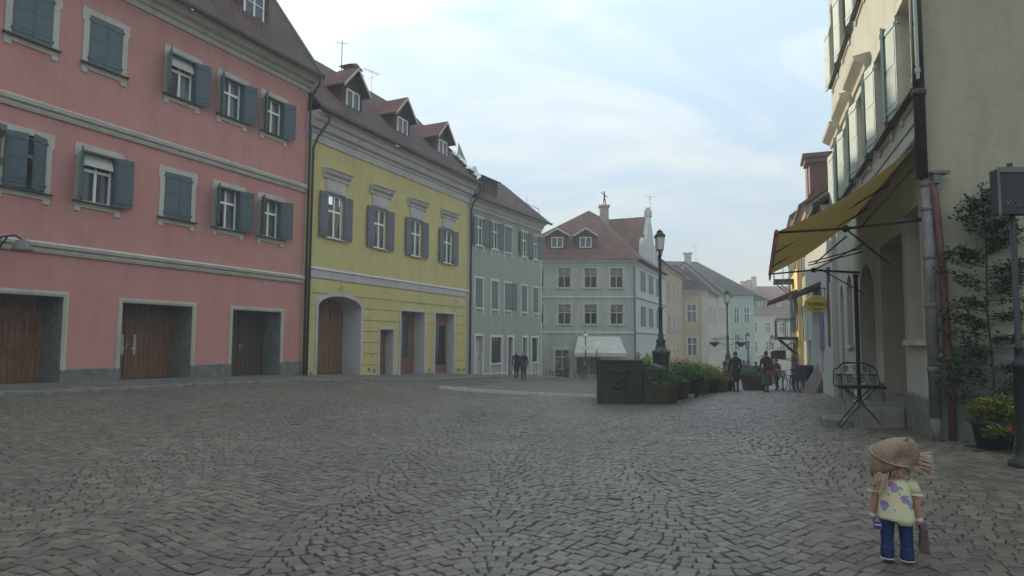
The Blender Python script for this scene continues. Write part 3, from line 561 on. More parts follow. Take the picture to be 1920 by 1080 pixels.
for c in wc:
    w = MB().box(c - .56, c + .56, -.05, -.0, 7.68, 7.76).build('window', M['shutv'], H)
    casement(w, c, 5.85, 7.68, .96, .1, M['white'], tr=.62)
    sill_apron(w, c, 5.85, .75, M['lilac'], M['lilac'], 0, .1)
    leaf_mesh(.5, 1.86, M['shutv'], 1, w, c - .5, -.05, 5.84, R_(-175)); leaf_mesh(.5, 1.86, M['shutv'], -1, w, c + .5, -.05, 5.84, R_(172))
    p_ = MB().box(c - .58, c + .58, -.05, 0, 7.77, 8.3); p_.box(c - .5, c + .5, -.065, 0, 7.84, 7.9); p_.build('hood_panel', M['lilac'], w)
    MB().prof([(0, 8.3), (-.08, 8.3), (-.1, 8.42), (-.2, 8.5), (-.24, 8.62), (-.3, 8.66), (0, 8.72)], c - .8, c + .8).build('window_hood', M['lilac'], w)
def yz(t): return G(*(PC + PD * t)) - .02
g = MB(); n = 30; P0 = [(ax0, yz(1) - .3)] + [((ax0 + ax1) / 2 - (ax1 - ax0) / 2 * math.cos(math.pi * k / n), spr + rise * math.sin(math.pi * k / n)) for k in range(n + 1)] + [(ax1, yz(3.5) - .3)]
cxa = (ax0 + ax1) / 2
P1 = [(p[0] + (-.13 if p[0] < cxa else .13) * (1 if i in (0, len(P0) - 1) else min(1, abs(p[0] - cxa) / 1.0)), p[1] + (0 if i in (0, len(P0) - 1) else .12 * (1 if p[1] > spr + .02 else .2))) for i, p in enumerate(P0)]
for i in range(len(P0) - 1):
    a, b_, c, d = P0[i], P0[i + 1], P1[i + 1], P1[i]
    g.add([(a[0], -.05, a[1]), (b_[0], -.05, b_[1]), (c[0], -.05, c[1]), (d[0], -.05, d[1]), (d[0], 0, d[1]), (c[0], 0, c[1]), (a[0], 0, a[1]), (b_[0], 0, b_[1])], [(0, 1, 2, 3), (3, 2, 5, 4), (0, 6, 7, 1)])
g.build('gate_surround', M['lilac'], H)
d1 = door_leaf(H, ax0, ax1, .98, yz(2), spr + rise, M['doorl'], 'gate', split=[1.75, cxa + .55], rails=((1.25, 1.35), (.1, .25), (2.3, 2.42)), arch=(cxa, (ax1 - ax0) / 2, rise), label='arched varnished oak gate')
for a, b_, zt, d in yd:
    q = MB(); zb = yz((a + b_) / 2)
    q.box(a - .13, a, -.05, 0, zb - .1, zt + .12); q.box(b_, b_ + .13, -.05, 0, zb - .1, zt + .12); q.box(a, b_, -.05, 0, zt, zt + .12); q.build('door_surround', M['lilac'], H)
door_leaf(H, 4.98, 6.02, .42, yz(5.5), 2.12, M['doorl'], 'door', rails=((.1, .25), (.9, 1.0)))
door_leaf(H, 6.62, 8.7, .6, yz(7.5), 3.05, M['doorl'], 'door', glass=(7.2, 8.15, yz(7.5) + .9, 2.8), rails=((.1, .3),), label='oak door with tall glass panel')
sh = MB().box(9.75, 11.7, .42, .5, yz(10.5) - .1, .3).box(9.75, 9.85, .42, .5, .3, 3.08).box(11.55, 11.7, .42, .5, .3, 3.08).box(9.85, 11.55, .42, .5, 2.45, 3.08).build('shop_window', M['doorl'], H)
MB().box(9.85, 11.55, .45, .46, .3, 2.45).build('pane', GLASS, sh); MB().box(10.1, 11.3, .7, .74, .3, 2.2).build('display_panel', M['net'], sh)
pz = MB()
for cx, cz in ((2.2, 3.82), (11.9, 3.82)):
    for k in range(9): a = k * .7; pz.ball((cx + .16 * math.cos(a) * (k / 9 + .3), -.035, cz + .08 * math.sin(a)), .05, .03, .035, 8, 5)
pz.build('plaster_ornament', M['beige'], H)
def patches(parent, spots, m):
    b = MB()
    for cx, cz, r in spots:
        n_ = 11; o = len(b.v); vs = [(cx, -.0335, cz)]
        for k in range(n_): a = 2 * math.pi * k / n_; q = r * random.uniform(.45, 1.15); vs.append((cx + q * math.cos(a), -.0335, cz + q * .8 * math.sin(a)))
        b.add(vs, [(0, 1 + k, 1 + (k + 1) % n_) for k in range(n_)])
    b.build('bare_patch', m, parent)
patches(H, [(.3, .45, .16), (.55, .3, .1), (.2, .75, .07), (4.2, .3, .12), (4.6, .22, .15), (4.4, .9, .06), (9.2, .12, .12), (9.4, .3, .07), (12.3, .0, .16), (12.9, -.05, .14), (12.6, .25, .06), (11.95, .05, .07)], M['grout'])
yc = [3.45, 7.35, 11.3]
for c in yc: dormer(H, c, .65, 11.98, 1.45, .92, .8, yr_, M['roofo'], 1)
# chimney and aerials on the yellow roof
ch = MB().box(6.9, 7.7, 3.6, 4.3, 13.5, 15.75); ch.box(6.8, 7.8, 3.5, 4.4, 15.75, 15.85); ch.box(7.0, 7.6, 3.7, 4.2, 15.85, 16.1); ch.prof([(6.75, 16.1), (7.85, 16.1), (7.3, 16.32)], 3.55, 4.35, axis='y')
ch = ch.build('chimney', M['brick'], H)
def aerial(name, loc, h, label, n=4, rz=0, L=.5):
    t = thing(name, label, 'aerial', loc, rz, 'roof aerials'); MB().tube([(0, 0, 0), (0, 0, h)], .02, 6).build('mast', M['iron'], t); b = MB()
    b.tube([(-L, 0, h * .93), (L, 0, h * .93)], .012, 5)
    for k in range(n): x = -L + 2 * L * k / (n - 1); b.tube([(x, -.22, h * .93), (x, .22, h * .93)], .009, 5)
    b.tube([(0, -.25, h * .7), (0, .25, h * .7)], .01, 5); b.build('elements', M['iron'], t); return t
def loc_y(t, y, z): p = PC + PD * t + np.array([-PD[1], PD[0]]) * y; return (p[0], p[1], z)
aerial('roof_aerial', loc_y(6.5, 3.9, 15.2), 2.1, 'tall thin aerial left of the brown chimney on the yellow house', 3, .3, .25)
aerial('roof_aerial', loc_y(9.0, 3.9, 15.2), 1.5, 'spiky aerial right of the brown chimney on the yellow house', 5, .9, .5)
aerial('roof_aerial', loc_y(12.4, 3.9, 15.1), .6, 'very short aerial above the middle dormer of the yellow house', 3, .2, .12)
# torn silver sheeting where yellow roof meets the sage house
def sheeting():
    b = MB(); n = 18; base = loc_y(LY + .1, -.2, 0)
    vs = []
    for i in range(n + 1):
        s = i / n; yy = -.55 + 1.9 * s; zz_ = yr_(yy) + .12
        for j in range(5):
            w = (j - 2) * .16 * (1.2 - s * .5); vs.append((LY + .0 + w + random.uniform(-.1, .1), yy + random.uniform(-.1, .1), zz_ + .12 * math.cos(j * 1.6) + random.uniform(-.04, .14)))
    b.add(vs, [(i * 5 + j, i * 5 + j + 1, i * 5 + j + 6, i * 5 + j + 5) for i in range(n) for j in range(4)])
    b.add([(LY + .2, 1.0, 12.5), (LY + 1.1, .8, 12.45), (LY + .25, .9, 13.5), (LY + .5, 1.0, 12.9)], [(0, 1, 3), (0, 3, 2), (1, 2, 3)])
    b.add([(LY + .5, .2, 11.9), (LY + 1.5, .1, 11.6), (LY + 1.0, .15, 12.2)], [(0, 1, 2)])
    o = b.build('roof_sheeting', M['foil'], None, loc=(PC[0], PC[1], 0), rot=(0, 0, rot_of(PD)))
    sol = o.modifiers.new('thick', 'SOLIDIFY'); sol.thickness = .015
    tag(o, 'torn silvery sheeting flapping on the roof seam of the yellow house', 'sheeting')
sheeting()
dp = downpipe('drainpipe', [(13.5, -.78, 10.7), (13.5, -.7, 10.4), (13.45, -.25, 9.7), (13.42, -.12, 9.3), (13.42, -.12, -.4)], .06, M['pipe'], '')
dp.location = (PC[0], PC[1], 0); dp.rotation_euler = (0, 0, rot_of(PD)); tag(dp, 'dark drainpipe with bent top between the yellow and sage houses', 'drainpipe')
dp = downpipe('drainpipe', [(.45, -.78, 10.7), (.45, -.7, 10.35), (.3, -.3, 9.75), (.2, -.16, 9.3), (.2, -.12, 0.05)], .05, M['pipe'], '')
dp.location = (PC[0], PC[1], 0); dp.rotation_euler = (0, 0, rot_of(PD)); tag(dp, 'dark drainpipe with bent top at the left end of the yellow facade', 'drainpipe')
# ================================================================ sage house
H = thing('sage_house', 'narrow sage green house with white window surrounds and brown roof', 'house', (YB[0], YB[1], 0), rot_of(GD))
LG = 9.5; ops = []; sw_ = []
for c in (1.15, 3.0, 4.65, 6.9, 8.6):
    for z0, z1 in ((7.35, 9.0), (3.6, 5.35)): ops.append((c - .42, c + .42, z0, z1, .14)); sw_.append((c, z0, z1))
gops = [(.8, 1.6, -1.4, 1.9), (2.6, 3.9, .25, 1.85), (4.7, 5.35, -1.4, 1.85), (6.7, 7.35, -1.4, 1.85), (8.05, 8.95, .2, 1.85)]
for a, b_, za, zb in gops: ops.append((a, b_, za, zb, .22, 1))
wall(H, LG, -1.4, 9.55, ops, [M['sage'], M['lilac']]); shell(H, LG, 6.6, -1.4, 9.55, M['sage'], gable=(3.3, 13.1))
def gr_(y): return 10.1 + (y + .55) * .83
gable_roof(H, .1, LG + .35, (-.62, 10.04), (3.3, gr_(3.3)), (7.2, 10.04), M['roofd'])
cornice(H, .12, LG + .05, 9.45, [(.04, 0), (.06, .12), (.16, .2), (.22, .38), (.4, .45), (.5, .55)], M['sagetrim'])
MB().prof([(-.74, 9.93), (-.75, 10.02), (-.62, 10.03), (-.64, 9.9)], .1, LG + .35).build('gutter', M['zinc'], H)
MB().box(LG - .12, LG + .02, -.03, 0, -1.2, 9.4).build('corner_strip', M['sagetrim'], H)
for i, (c, z0, z1) in enumerate(sw_):
    w = surround(c, z0, z1, .84, .12, .03, False).build('window', M['sagetrim'], H); f = MB().box(c - .54, c + .54, -.06, 0, z0 - .1, z0); f.box(c - .54, c - .42, -.035, 0, z0 - .38, z0 - .1); f.box(c + .42, c + .54, -.035, 0, z0 - .38, z0 - .1); f.build('sill', M['sagetrim'], w)
    if z0 > 6:
        if c in (4.65,): leaf_mesh(.42, z1 - z0, M['shutg'], 1, w, c - .42, -.04, z0, 0); leaf_mesh(.42, z1 - z0, M['shutg'], -1, w, c + .42, -.04, z0, 0)
        else:
            casement(w, c, z0, z1, .8, .1, M['white'], tr=.66); leaf_mesh(.42, z1 - z0, M['shutg'], -1, w, c + .42, -.06, z0, R_(160)); leaf_mesh(.42, z1 - z0, M['shutg'], 1, w, c - .42, -.06, z0, R_(-168))
    else:
        leaf_mesh(.42, z1 - z0, M['shutg'], 1, w, c - .42, -.0, z0, 0); leaf_mesh(.42, z1 - z0, M['shutg'], -1, w, c + .42, -.0, z0, 0)
        if c == 4.65: leaf_mesh(.4, z1 - z0, M['shutg'], -1, w, c + .44, -.06, z0, R_(150))
def gz2(t): return G(*(YB + GD * t)) - .02
for a, b_, za, zb in gops:
    q = MB(); zf = gz2((a + b_) / 2) if za < 0 else za
    q.box(a - .13, a, -.04, 0, gz2(a) if za > 0 else zf, zb + .14); q.box(b_, b_ + .13, -.04, 0, gz2(b_) if za > 0 else zf, zb + .14); q.box(a, b_, -.04, 0, zb, zb + .14)
    if za > 0: q.box(a, b_, -.05, 0, za - .1, za)
    q = q.build('door_surround' if za < 0 else 'shop_window', M['sagetrim'], H)
    if za < 0: door_leaf(H, a, b_, .17, zf, zb, M['lilac'] if a < 1 else M['shutg'], 'door', rails=((.1, .2), (1.0, 1.1)))
    else:
        MB().box(a, b_, .1, .12, za, zb).build('pane', GLASS, q); MB().box(a + (.5 if a < 4 else .02), b_ - .02, .17, .19, za + .1, zb).build('display_panel', M['lilac'], q)
pb = MB()
for a, b_, z in ((1.8, 4.5, -.42), (7.5, 9.4, -.58)): pb.prof([(0, z), (-.03, z), (-.03, z + .08), (0, z + .08)], a, b_)
pb.build('plinth_band', M['sagetrim'], H)
sd_ = MB(); zq = gr_(1.0); sd_.prof([(.2, gr_(.2) + .0), (.2, gr_(.2) + 1.0), (2.8, gr_(2.8) + .05)], 2.0, 3.6); sd_ = sd_.build('dormer', M['roofd'], H)
MB().prof([(0.0, gr_(.2) + 1.0), (2.9, gr_(2.8) + .12), (2.9, gr_(2.8) + .02), (0, gr_(.2) + .92)], 1.8, 3.8).build('dormer_roof', M['roofd'], sd_)
MB().box(3.605, 3.63, .25, .6, gr_(.3) + .1, gr_(.3) + .8).build('cheek_board', M['cream'], sd_)
MB().tube([(6.5, .4, gr_(.4)), (6.5, .4, gr_(.4) + .35), (9.7, .3, gr_(.3) + .35), (9.7, .3, gr_(.3))], .02, 6).tube([(8, .4, gr_(.4)), (8, .4, gr_(.4) + .9)], .012, 5).build('snow_rail', M['iron'], H)

# ================================================================ mint corner house (centre)
HX0, HY = -1.2, 50.2
MD = np.array([1, -.055]); MD = MD / np.hypot(*MD)
H = thing('mint_house', 'pale mint house with hipped red roof, baroque side gable and white shop awnings', 'house', (HX0, HY, 0), rot_of(MD))
LM = 10.85; ops = []; mw = []
for c in (1.25, 3.2, 5.3, 7.35, 9.35):
    for z0, z1 in ((5.8, 7.35), (2.95, 4.5)): ops.append((c - .5, c + .5, z0, z1, .15)); mw.append((c, z0, z1))
sops = [(2.2, 3.4, -2, .8), (4.55, 5.7, -2, .95), (6.2, 8.2, -.9, .9)]
for a in sops: ops.append(a + (.3,))
wall(H, LM, -2.6, 8.0, ops, M['mint'])
# side front along the street
SD = np.array([.433, 1]); SD = SD / np.hypot(*SD); C0 = np.array([HX0, HY]) + MD * LM
def loc2(p):   # world plan -> mint local
    v = np.array(p) - np.array([HX0, HY]); return (v @ MD, v @ np.array([-MD[1], MD[0]]))
L2 = 12.9; sideL = MB()
def sidept(s, out=0): p = C0 + SD * s + np.array([SD[1], -SD[0]]) * out; return loc2(p)
sroot_rot = rot_of(SD) - rot_of(MD)
side = wall(H, L2, -3, 8.0, [(s - .4, s + .4, z, z + 1.6, .15) for s in (2.6, 5.8, 9.2) for z in (5.7, 2.85)], M['cwhite'], 'side_wall'); a = loc2(C0); side.location = (a[0], a[1], 0); side.rotation_euler = (0, 0, sroot_rot)
for s in (2.6, 5.8, 9.2):
    for z in (5.7, 2.85):
        w = surround(s, z, z + 1.6, .8, .1, .03, False).build('window', M['cwhite'], H); w.location = side.location; w.rotation_euler = side.rotation_euler
        MB().box(s - .4, s + .4, .12, .14, z, z + 1.6).build('pane', DGLASS, w)
        MB().box(s - .82, s - .42, -.06, -.02, z, z + 1.6).box(s + .42, s + .82, -.06, -.02, z, z + 1.6).build('shutter', M['shutb'], w)
apx = loc2((6.6, 54.6)); apz = 12.9
FLc = (-.45, -.45, 8.0); FRc = (LM + .35, -.45, 8.0); BR = sidept(L2, .4) + (8.0,); rb2 = sidept(7.0, -4.6); 
b = MB(); RG = (apx[0] + .433 * 8, apx[1] + 8, apz); BL = (-.45, apx[1] + 9, 8.0)
b.add([FLc, FRc, (apx[0], apx[1], apz)], [(0, 1, 2)]); b.add([FRc, BR, RG, (apx[0], apx[1], apz)], [(0, 1, 2, 3)], 1); b.add([FLc, (apx[0], apx[1], apz), RG, BL], [(0, 1, 2, 3)], 1); b.add([BR, BL, RG], [(0, 1, 2)], 0)
b.add([FLc, FRc, BR, BL], [(0, 3, 2, 1)], 0); b.build('roof', [M['roofr'], M['roofr_y']], H)
b = MB(); b.add([(0.003, 0, -2.6), (0.003, 14, -2.6), (0.003, 14, 8), (0.003, 0, 8), (0, 14, -2.6), (16, 14, -2.6), (16, 14, 8), (0, 14, 8), (.0, 5, -2.6), (LM, 5, -2.6), (LM, 5, 8), (0, 5, 8)], [(0, 1, 2, 3), (4, 5, 6, 7), (8, 9, 10, 11)]); b.build('inner_wall', M['dark'], H)
# cross roof with curved gable to the street
gs0, gs1, gpk = 2.6, 9.2, 5.9; gb = MB(); prof_ = []
for k in range(25):
    u = k / 24; s = gs0 + (gs1 - gs0) * u; e = 1 - abs(2 * u - 1); z = 8.0 + (1.0 if e > .02 else 0) + 3.2 * (e ** .9) + .45 * math.sin(e * 9) * (e < .8)
    if abs(2 * u - 1) < .12: z = 12.55
    prof_.append((s, z))
n = len(prof_); vs = [(s, 0, z) for s, z in prof_] + [(s, .35, z) for s, z in prof_] + [(gs0, 0, 7.9), (gs1, 0, 7.9), (gs0, .35, 7.9), (gs1, .35, 7.9)]
fs = [(i, i + 1, n + i + 1, n + i) for i in range(n - 1)] + [tuple([2 * n] + list(range(n)) + [2 * n + 1])[::-1], tuple([2 * n + 2] + list(range(n, 2 * n)) + [2 * n + 3])] + [(0, n, 2 * n + 2, 2 * n), (n - 1, 2 * n + 1, 2 * n + 3, 2 * n - 1)]
gb.add(vs, fs); gb.box(gpk - .35, gpk + .35, -.1, .45, 12.5, 13.0); gb.box(gpk - .2, gpk + .2, 0, .35, 13.0, 13.25)
gb = gb.build('gable', M['cwhite'], H); gb.location = side.location; gb.rotation_euler = side.rotation_euler
[MB().box(gpk + q, gpk + q + .75, -.02, .0, 8.6, 9.9).build('pane', DGLASS, gb) for q in (-1.1, .35)]
cr_ = MB(); k0 = [(gs0 + .3, .2, 8.4), (gs0 + .3, 7, 8.4), (gpk, 7, 12.5), (gpk, .2, 12.5), (gs1 - .3, .2, 8.4), (gs1 - .3, 7, 8.4)]
cr_.add(k0, [(0, 1, 2, 3), (3, 2, 5, 4)]); cr_ = cr_.build('cross_roof', M['roofr_y'], H); cr_.location = side.location; cr_.rotation_euler = side.rotation_euler
cornice(H, -.1, LM + .08, 7.55, [(.04, 0), (.06, .14), (.2, .22), (.32, .38), (.4, .44)], M['minttrim'])
for z in (5.05, 2.3): cornice(H, 0, LM + .04, z - .1, [(.03, 0), (.07, .05), (.07, .14), (.02, .18)], M['minttrim'], 'string_course')
for z in (5.0, 2.25, 7.6):
    o = cornice(H, 0, L2, z, [(.03, 0), (.1, .08), (.1, .2), (.02, .24)], M['cwhite'], 'string_course'); o.location = side.location; o.rotation_euler = side.rotation_euler
MB().tube([(LM - .12, -.1, 7.5), (LM - .12, -.1, -1.4)], .05, 8).build('downpipe', M['zinc'], H)
for c, z0, z1 in mw:
    w = surround(c, z0, z1, 1.0, .12, .03, False).build('window', M['minttrim'], H); casement(w, c, z0, z1, .98, .1, M['beige'], tr=.6, curt=False)
    MB().box(c - .48, c + .48, .16, .18, z1 - .5, z1).build('blind', M['net'], w); MB().box(c - .65, c + .65, -.1, 0, z0 - .08, z0).build('sill', M['minttrim'], w)
for a, b_, za, zb in sops:
    q = surround((a + b_) / 2, za, zb, b_ - a, .15, .04, False, .1).build('shop_front', M['minttrim'], H); MB().box(a, b_, .2, .24, max(za, -2), zb).build('pane', DGLASS, q)
    MB().box(a, a + .08, .1, .19, za, zb).box(b_ - .08, b_, .1, .19, za, zb).box((a + b_) / 2 - .04, (a + b_) / 2 + .04, .1, .19, za, zb).box(a, b_, .1, .19, .35, .45).build('door_frame', M['beige'], q)
def mroof(y): return 8.0 + (y + .45) * (apz - 8) / (apx[1] + .45)
for c in (4.75, 7.0): dormer(H, c, .6, 9.05, 1.5, .85, .45, mroof, M['roofr_y'], 1, side=M['roofr'])
ch = MB().box(apx[0] + 1.0, apx[0] + 1.75, apx[1] + .5, apx[1] + 1.2, 11, 13.35).box(apx[0] + .9, apx[0] + 1.85, apx[1] + .4, apx[1] + 1.3, 13.35, 13.5).build('chimney', M['chim'], H)
p = np.array([HX0, HY]) + MD * (apx[0] + 1.4) + np.array([-MD[1], MD[0]]) * (apx[1] + .85)
t = thing('roof_ornament', 'small iron figure like ornament on the mint house chimney', 'ornament', (p[0], p[1], 13.5)); o = MB().limb((-.12, 0, 0), (-.05, 0, .6), .05, .06).limb((.14, 0, 0), (.05, 0, .6), .05, .06).limb((0, 0, .6), (0, 0, 1.0), .1, .08).limb((0, 0, .95), (-.3, 0, 1.2), .04, .03).limb((0, 0, .95), (.3, 0, .75), .04, .03).ball((0, 0, 1.18), .08, .08, .1).build('figure', M['iron'], t)
p = C0 + SD * gpk; aerial('roof_aerial', (p[0], p[1], 13.2), 1.1, 'small aerial on top of the white baroque gable', 3, .3, .35)
def shop_awning(name, label, x0, x1, z1, z0, out, par, m=M['awnw'], vz=.25):
    t = thing(name, label, 'awning', tuple(par.location), par.rotation_euler[2], 'white shop awnings'); b = MB(); n = 10
    b.add([(x0 + .35, -.05, z1), (x1 - .35, -.05, z1), (x1, -out, z0), (x0, -out, z0)], [(0, 1, 2, 3)]); b.add([(x0, -out, z0), (x1, -out, z0), (x1, -out, z0 - vz), (x0, -out, z0 - vz)], [(0, 1, 2, 3)])
    o = b.build('canvas', m, t); s = o.modifiers.new('thick', 'SOLIDIFY'); s.thickness = .02
    MB().tube([(x0, -.05, z0 - .2), (x0, -out, z0)], .02, 6).build('arm', M['iron'], t); MB().tube([(x1, -.05, z0 - .2), (x1, -out, z0)], .02, 6).build('arm', M['iron'], t); return t
shop_awning('shop_awning', 'wide white awning on the mint house right of the cafe door', 6.0, 9.9, 2.0, .75, 1.6, H)
shop_awning('shop_awning', 'white awning left of the cafe door, half hidden by the sage house', .8, 3.4, 2.0, .75, 1.6, H)
# ================================================================ houses of the side street
def plain_house(name, label, A, B, z0, zt, wm, openings, depth, roof=None, mats_w=None, trim='trimw', pane=DGLASS, shut=None, right=True, left=True):
    A = np.array(A, float); B = np.array(B, float); d = (B - A) / np.hypot(*(B - A)); L = np.hypot(*(B - A)); h = thing(name, label, 'house', (A[0], A[1], 0), rot_of(d))
    wall(h, L, z0, zt, [tuple(o[:4]) + (.14,) for o in openings], M[wm]); shell(h, L, depth, z0, zt, M[wm], gable=roof[1] if roof and len(roof) > 3 and roof[3] else None, left=left, right=right)
    for o in openings:
        c = (o[0] + o[1]) / 2; w = surround(c, o[2], o[3], o[1] - o[0], .12, .03, False).build('window', M[trim], h)
        MB().box(o[0], o[1], .1, .12, o[2], o[3]).build('pane', pane, w); f = MB(); f.box(c - .03, c + .03, .05, .099, o[2], o[3]); zt_ = o[2] + (o[3] - o[2]) * .62; f.box(o[0], o[1], .05, .099, zt_ - .03, zt_ + .03); f.box(o[0], o[0] + .06, .05, .099, o[2], o[3]); f.box(o[1] - .06, o[1], .05, .099, o[2], o[3]); f.build('window_frame', M['white'], w)
        if shut: ww = (o[1] - o[0]) / 2; MB().box(o[0] - ww - .02, o[0] - .03, -.06, -.02, o[2], o[3]).build('shutter', M[shut], w); MB().box(o[1] + .03, o[1] + ww + .02, -.06, -.02, o[2], o[3]).build('shutter', M[shut], w)
    if roof: gable_roof(h, -.2, L + .2, roof[0], roof[1], roof[2], roof[4] if len(roof) > 4 else M['roofk'])
    cornice(h, -.05, L + .05, zt - .4, [(.05, 0), (.1, .15), (.25, .25), (.3, .4)], M[trim])
    return h, d, L
E0 = C0 + SD * L2; E1 = C0 + SD * 24
rows = lambda xs, zs, w, h_: [(x - w / 2, x + w / 2, z, z + h_) for x in xs for z in zs]
h, d, L = plain_house('orange_house', 'narrow orange fronted house next to the white baroque gable', E0, E1, -4, 9.0, 'orange', rows((2, 4.7, 7.4, 10), (5.6, 2.4, -1.0), .95, 1.9), 8, ((-.4, 9.0), (4, 12.4), (8.4, 9.0), True), shut=None, trim='beige')
F0 = E1 + np.array([-.3, -.2]); F1 = np.array([21.9, 71.6])
h, d, L = plain_house('ochre_house', 'ochre house with pale corner strips and a dark hipped roof', F0, F1, -4, 7.6, 'ochre', rows((1.25,), (3.9, .2), 1.1, 1.9), 12, None, right=False)
MB().box(L - .8, L + .02, -.06, 0, -4, 7.2).build('corner_strip', M['beige'], h)
# its side along the street
d2 = np.array([.45, 1]); d2 = d2 / np.hypot(*d2); S1 = np.array([25.7, 80.0])
h2, dd, L_ = plain_house('cream_house', 'cream row house behind the ochre corner', F1 + np.array([.0, .02]), S1, -4, 7.4, 'beige', rows((1.5, 3.2, 6, 7.6), (3.8, .3), .8, 1.9), 7, ((-.4, 7.4), (3.5, 10.5), (7.4, 7.4), True), trim='beige')
rf = MB(); zr = 7.5; rf.add([(-.4, -.4, zr), (L + .4, -.4, zr), (L + 1.2, 6.5, zr), (-.4, 6.5, zr), (L * .5, 3, 10.6), (L * .5 + .8, 5, 10.6)], [(0, 1, 4), (1, 2, 5, 4), (0, 4, 5, 3), (2, 3, 5), (0, 3, 2, 1)]); rf.build('roof', M['roofk'], h)
S2 = np.array([30.6, 89.5]); 
h3, dd, L_ = plain_house('long_cream_house', 'long shaded cream house leading to the seafoam house', S1 + np.array([0.1, .2]), S2, -4.5, 8.0, 'beige', rows((1.5, 3.5, 5.5, 7.5), (4.2, .6), .9, 1.9), 8, ((-.4, 8.0), (4, 12), (8.4, 8), True), trim='cream')
T0 = np.array([33.2, 97.]); T1 = np.array([36.4, 96.3])
h4, dd, L_ = plain_house('seafoam_house', 'seafoam green house under a tall charcoal hipped roof', T0, T1, -5, 8.6, 'seafoam', rows((.85, 2.3), (4.6, .6), .8, 2.2), 14, None, trim='minttrim', right=True)
rf = MB(); rf.add([(-10, -.5, 8.7), (L_ + .6, -.5, 8.7), (L_ + 5, 14, 8.7), (-10, 14, 8.7), (-4.5, 5, 14.6), (-14, 5, 15)], [(0, 1, 4, 5), (1, 2, 4), (2, 3, 5, 4), (0, 3, 2, 1)]); rf.build('roof', [M['roofk']], h4)
bk = MB().box(-10, -.1, .3, 13, -4, 8.65).build('rear_wing', M['mint'], h4)
MB().box(-6.5, -5.4, 4, 5, 13, 15.8).box(-6.7, -5.2, 3.9, 5.1, 15.8, 16.0).build('chimney', M['chim'], h4)
p = T0 + np.array([-4.0, 4]); aerial('roof_aerial', (p[0], p[1], 14.5), 2.6, 'tall aerial on the charcoal roof of the seafoam house', 3, .2, .9)
U0 = np.array([46.5, 129.]); U1 = np.array([63, 127.])
h5, dd, L_ = plain_house('yellow_town_house', 'yellow house with long red roof and two dormers closing the street', U0, U1, -6, 7.2, 'lemon', rows((2.3, 4.9, 7.6, 10.2, 13), (3.6, -.2), 1.1, 2.0), 11, ((-.5, 7.2), (5.5, 13.4), (11.5, 7.2), True, M['roofr']), trim='trimw')
for c in (3.6, 7.4): dormer(h5, c, 1.0, 8.9, 1.5, 1.3, .6, lambda y: 7.2 + (y + .5) * 1.033, M['roofr_y'], 1)
[MB().box(a, b_, 5, 6, 12.5, c).box(a - .08, b_ + .08, 4.9, 6.1, c, c + .15).build('chimney', M['chim'], h5) for a, b_, c in ((1, 2, 14.3), (2.2, 3.0, 14.6), (3.2, 4.1, 15.3), (10.5, 11.6, 15.0))]

# ================================================================ right side: sandy corner house
RF = RC + RD * 10.1; LR = 10.1
H = thing('sandy_house', 'tall sandy plaster corner house with pale green shutters and a mustard awning', 'house', (RF[0], RF[1], 0), rot_of(-RD))
X = lambda t: LR - t         # local x grows towards the camera
tc_ = (.75, 2.65, 4.8, 6.95, 9.05); ops = []; rw = []
for c in tc_:
    for z0, z1 in ((5.42, 7.1), (9.1, 10.8)): ops.append((X(c) - .5, X(c) + .5, z0, z1, .3)); rw.append((X(c), z0, z1))
ops += [(X(1.45), X(.42), 1.66, 3.7, .22)]                       # ground window by the corner
ops += [(X(3.65), X(1.75), -1, 3.5, .7, 1)]                      # doorway
def arch_ops(x0, x1, zb, spr_, rs, dep, n=24):
    r = []
    for k in range(n):
        a = x0 + (x1 - x0) * k / n; b_ = x0 + (x1 - x0) * (k + 1) / n; m_ = ((a + b_) / 2 - (x0 + x1) / 2) / ((x1 - x0) / 2); r.append((a, b_, zb, round(spr_ + rs * math.sqrt(1 - m_ * m_), 4), dep))
    return r
ops += arch_ops(X(6.3), X(4.4), -1, 2.4, .95, .35); ops += arch_ops(X(8.3), X(7.4), 1.55, 2.95, .42, .3, 14); ops += arch_ops(X(9.6), X(8.9), -1, 2.8, .42, .3, 14)
wall(H, LR, -1.2, 12.6, ops, [M['sandy'], M['sandy2']])
E_ = MB(); E_.add([(LR - .003, 0, 1.5), (LR - .003, 12, 1.5), (LR - .003, 12, 12.6), (LR - .003, 0, 12.6)], [(0, 1, 2, 3)]); E_.build('end_wall', M['sandy2'], H); MB().box(LR - .3, LR + .02, .002, 11.9, -1.2, 1.5).build('end_plinth', M['greywash'], H)
E_ = MB(); E_.add([(.003, 0, -1.2), (.003, 12, -1.2), (.003, 12, 12.6), (.003, 0, 12.6), (0, 12, -1.2), (LR, 12, -1.2), (LR, 12, 12.6), (0, 12, 12.6)], [(0, 1, 2, 3), (4, 5, 6, 7)]); E_.build('side_wall', M['sandy'], H)
gable_roof(H, -.3, LR + .3, (-.6, 12.6), (6, 18.5), (12.6, 12.6), M['roofd']); cornice(H, 0, LR, 12.1, [(.05, 0), (.1, .15), (.3, .3), (.5, .45)], M['cream'])
MB().box(LR - .02, LR + .035, 0.02, 11.9, 1.5, 1.56).build('end_band', M['greywash'], H)
for a, b_, z in ((0, X(9.6), .7), (X(8.9), X(6.3), .75), (X(4.4), X(3.65), .8), (X(1.75), LR, .78)): MB().prof([(0, -1), (-.05, -1), (-.05, z), (0, z + .03)], a, b_).build('plinth', M['grout'], H)
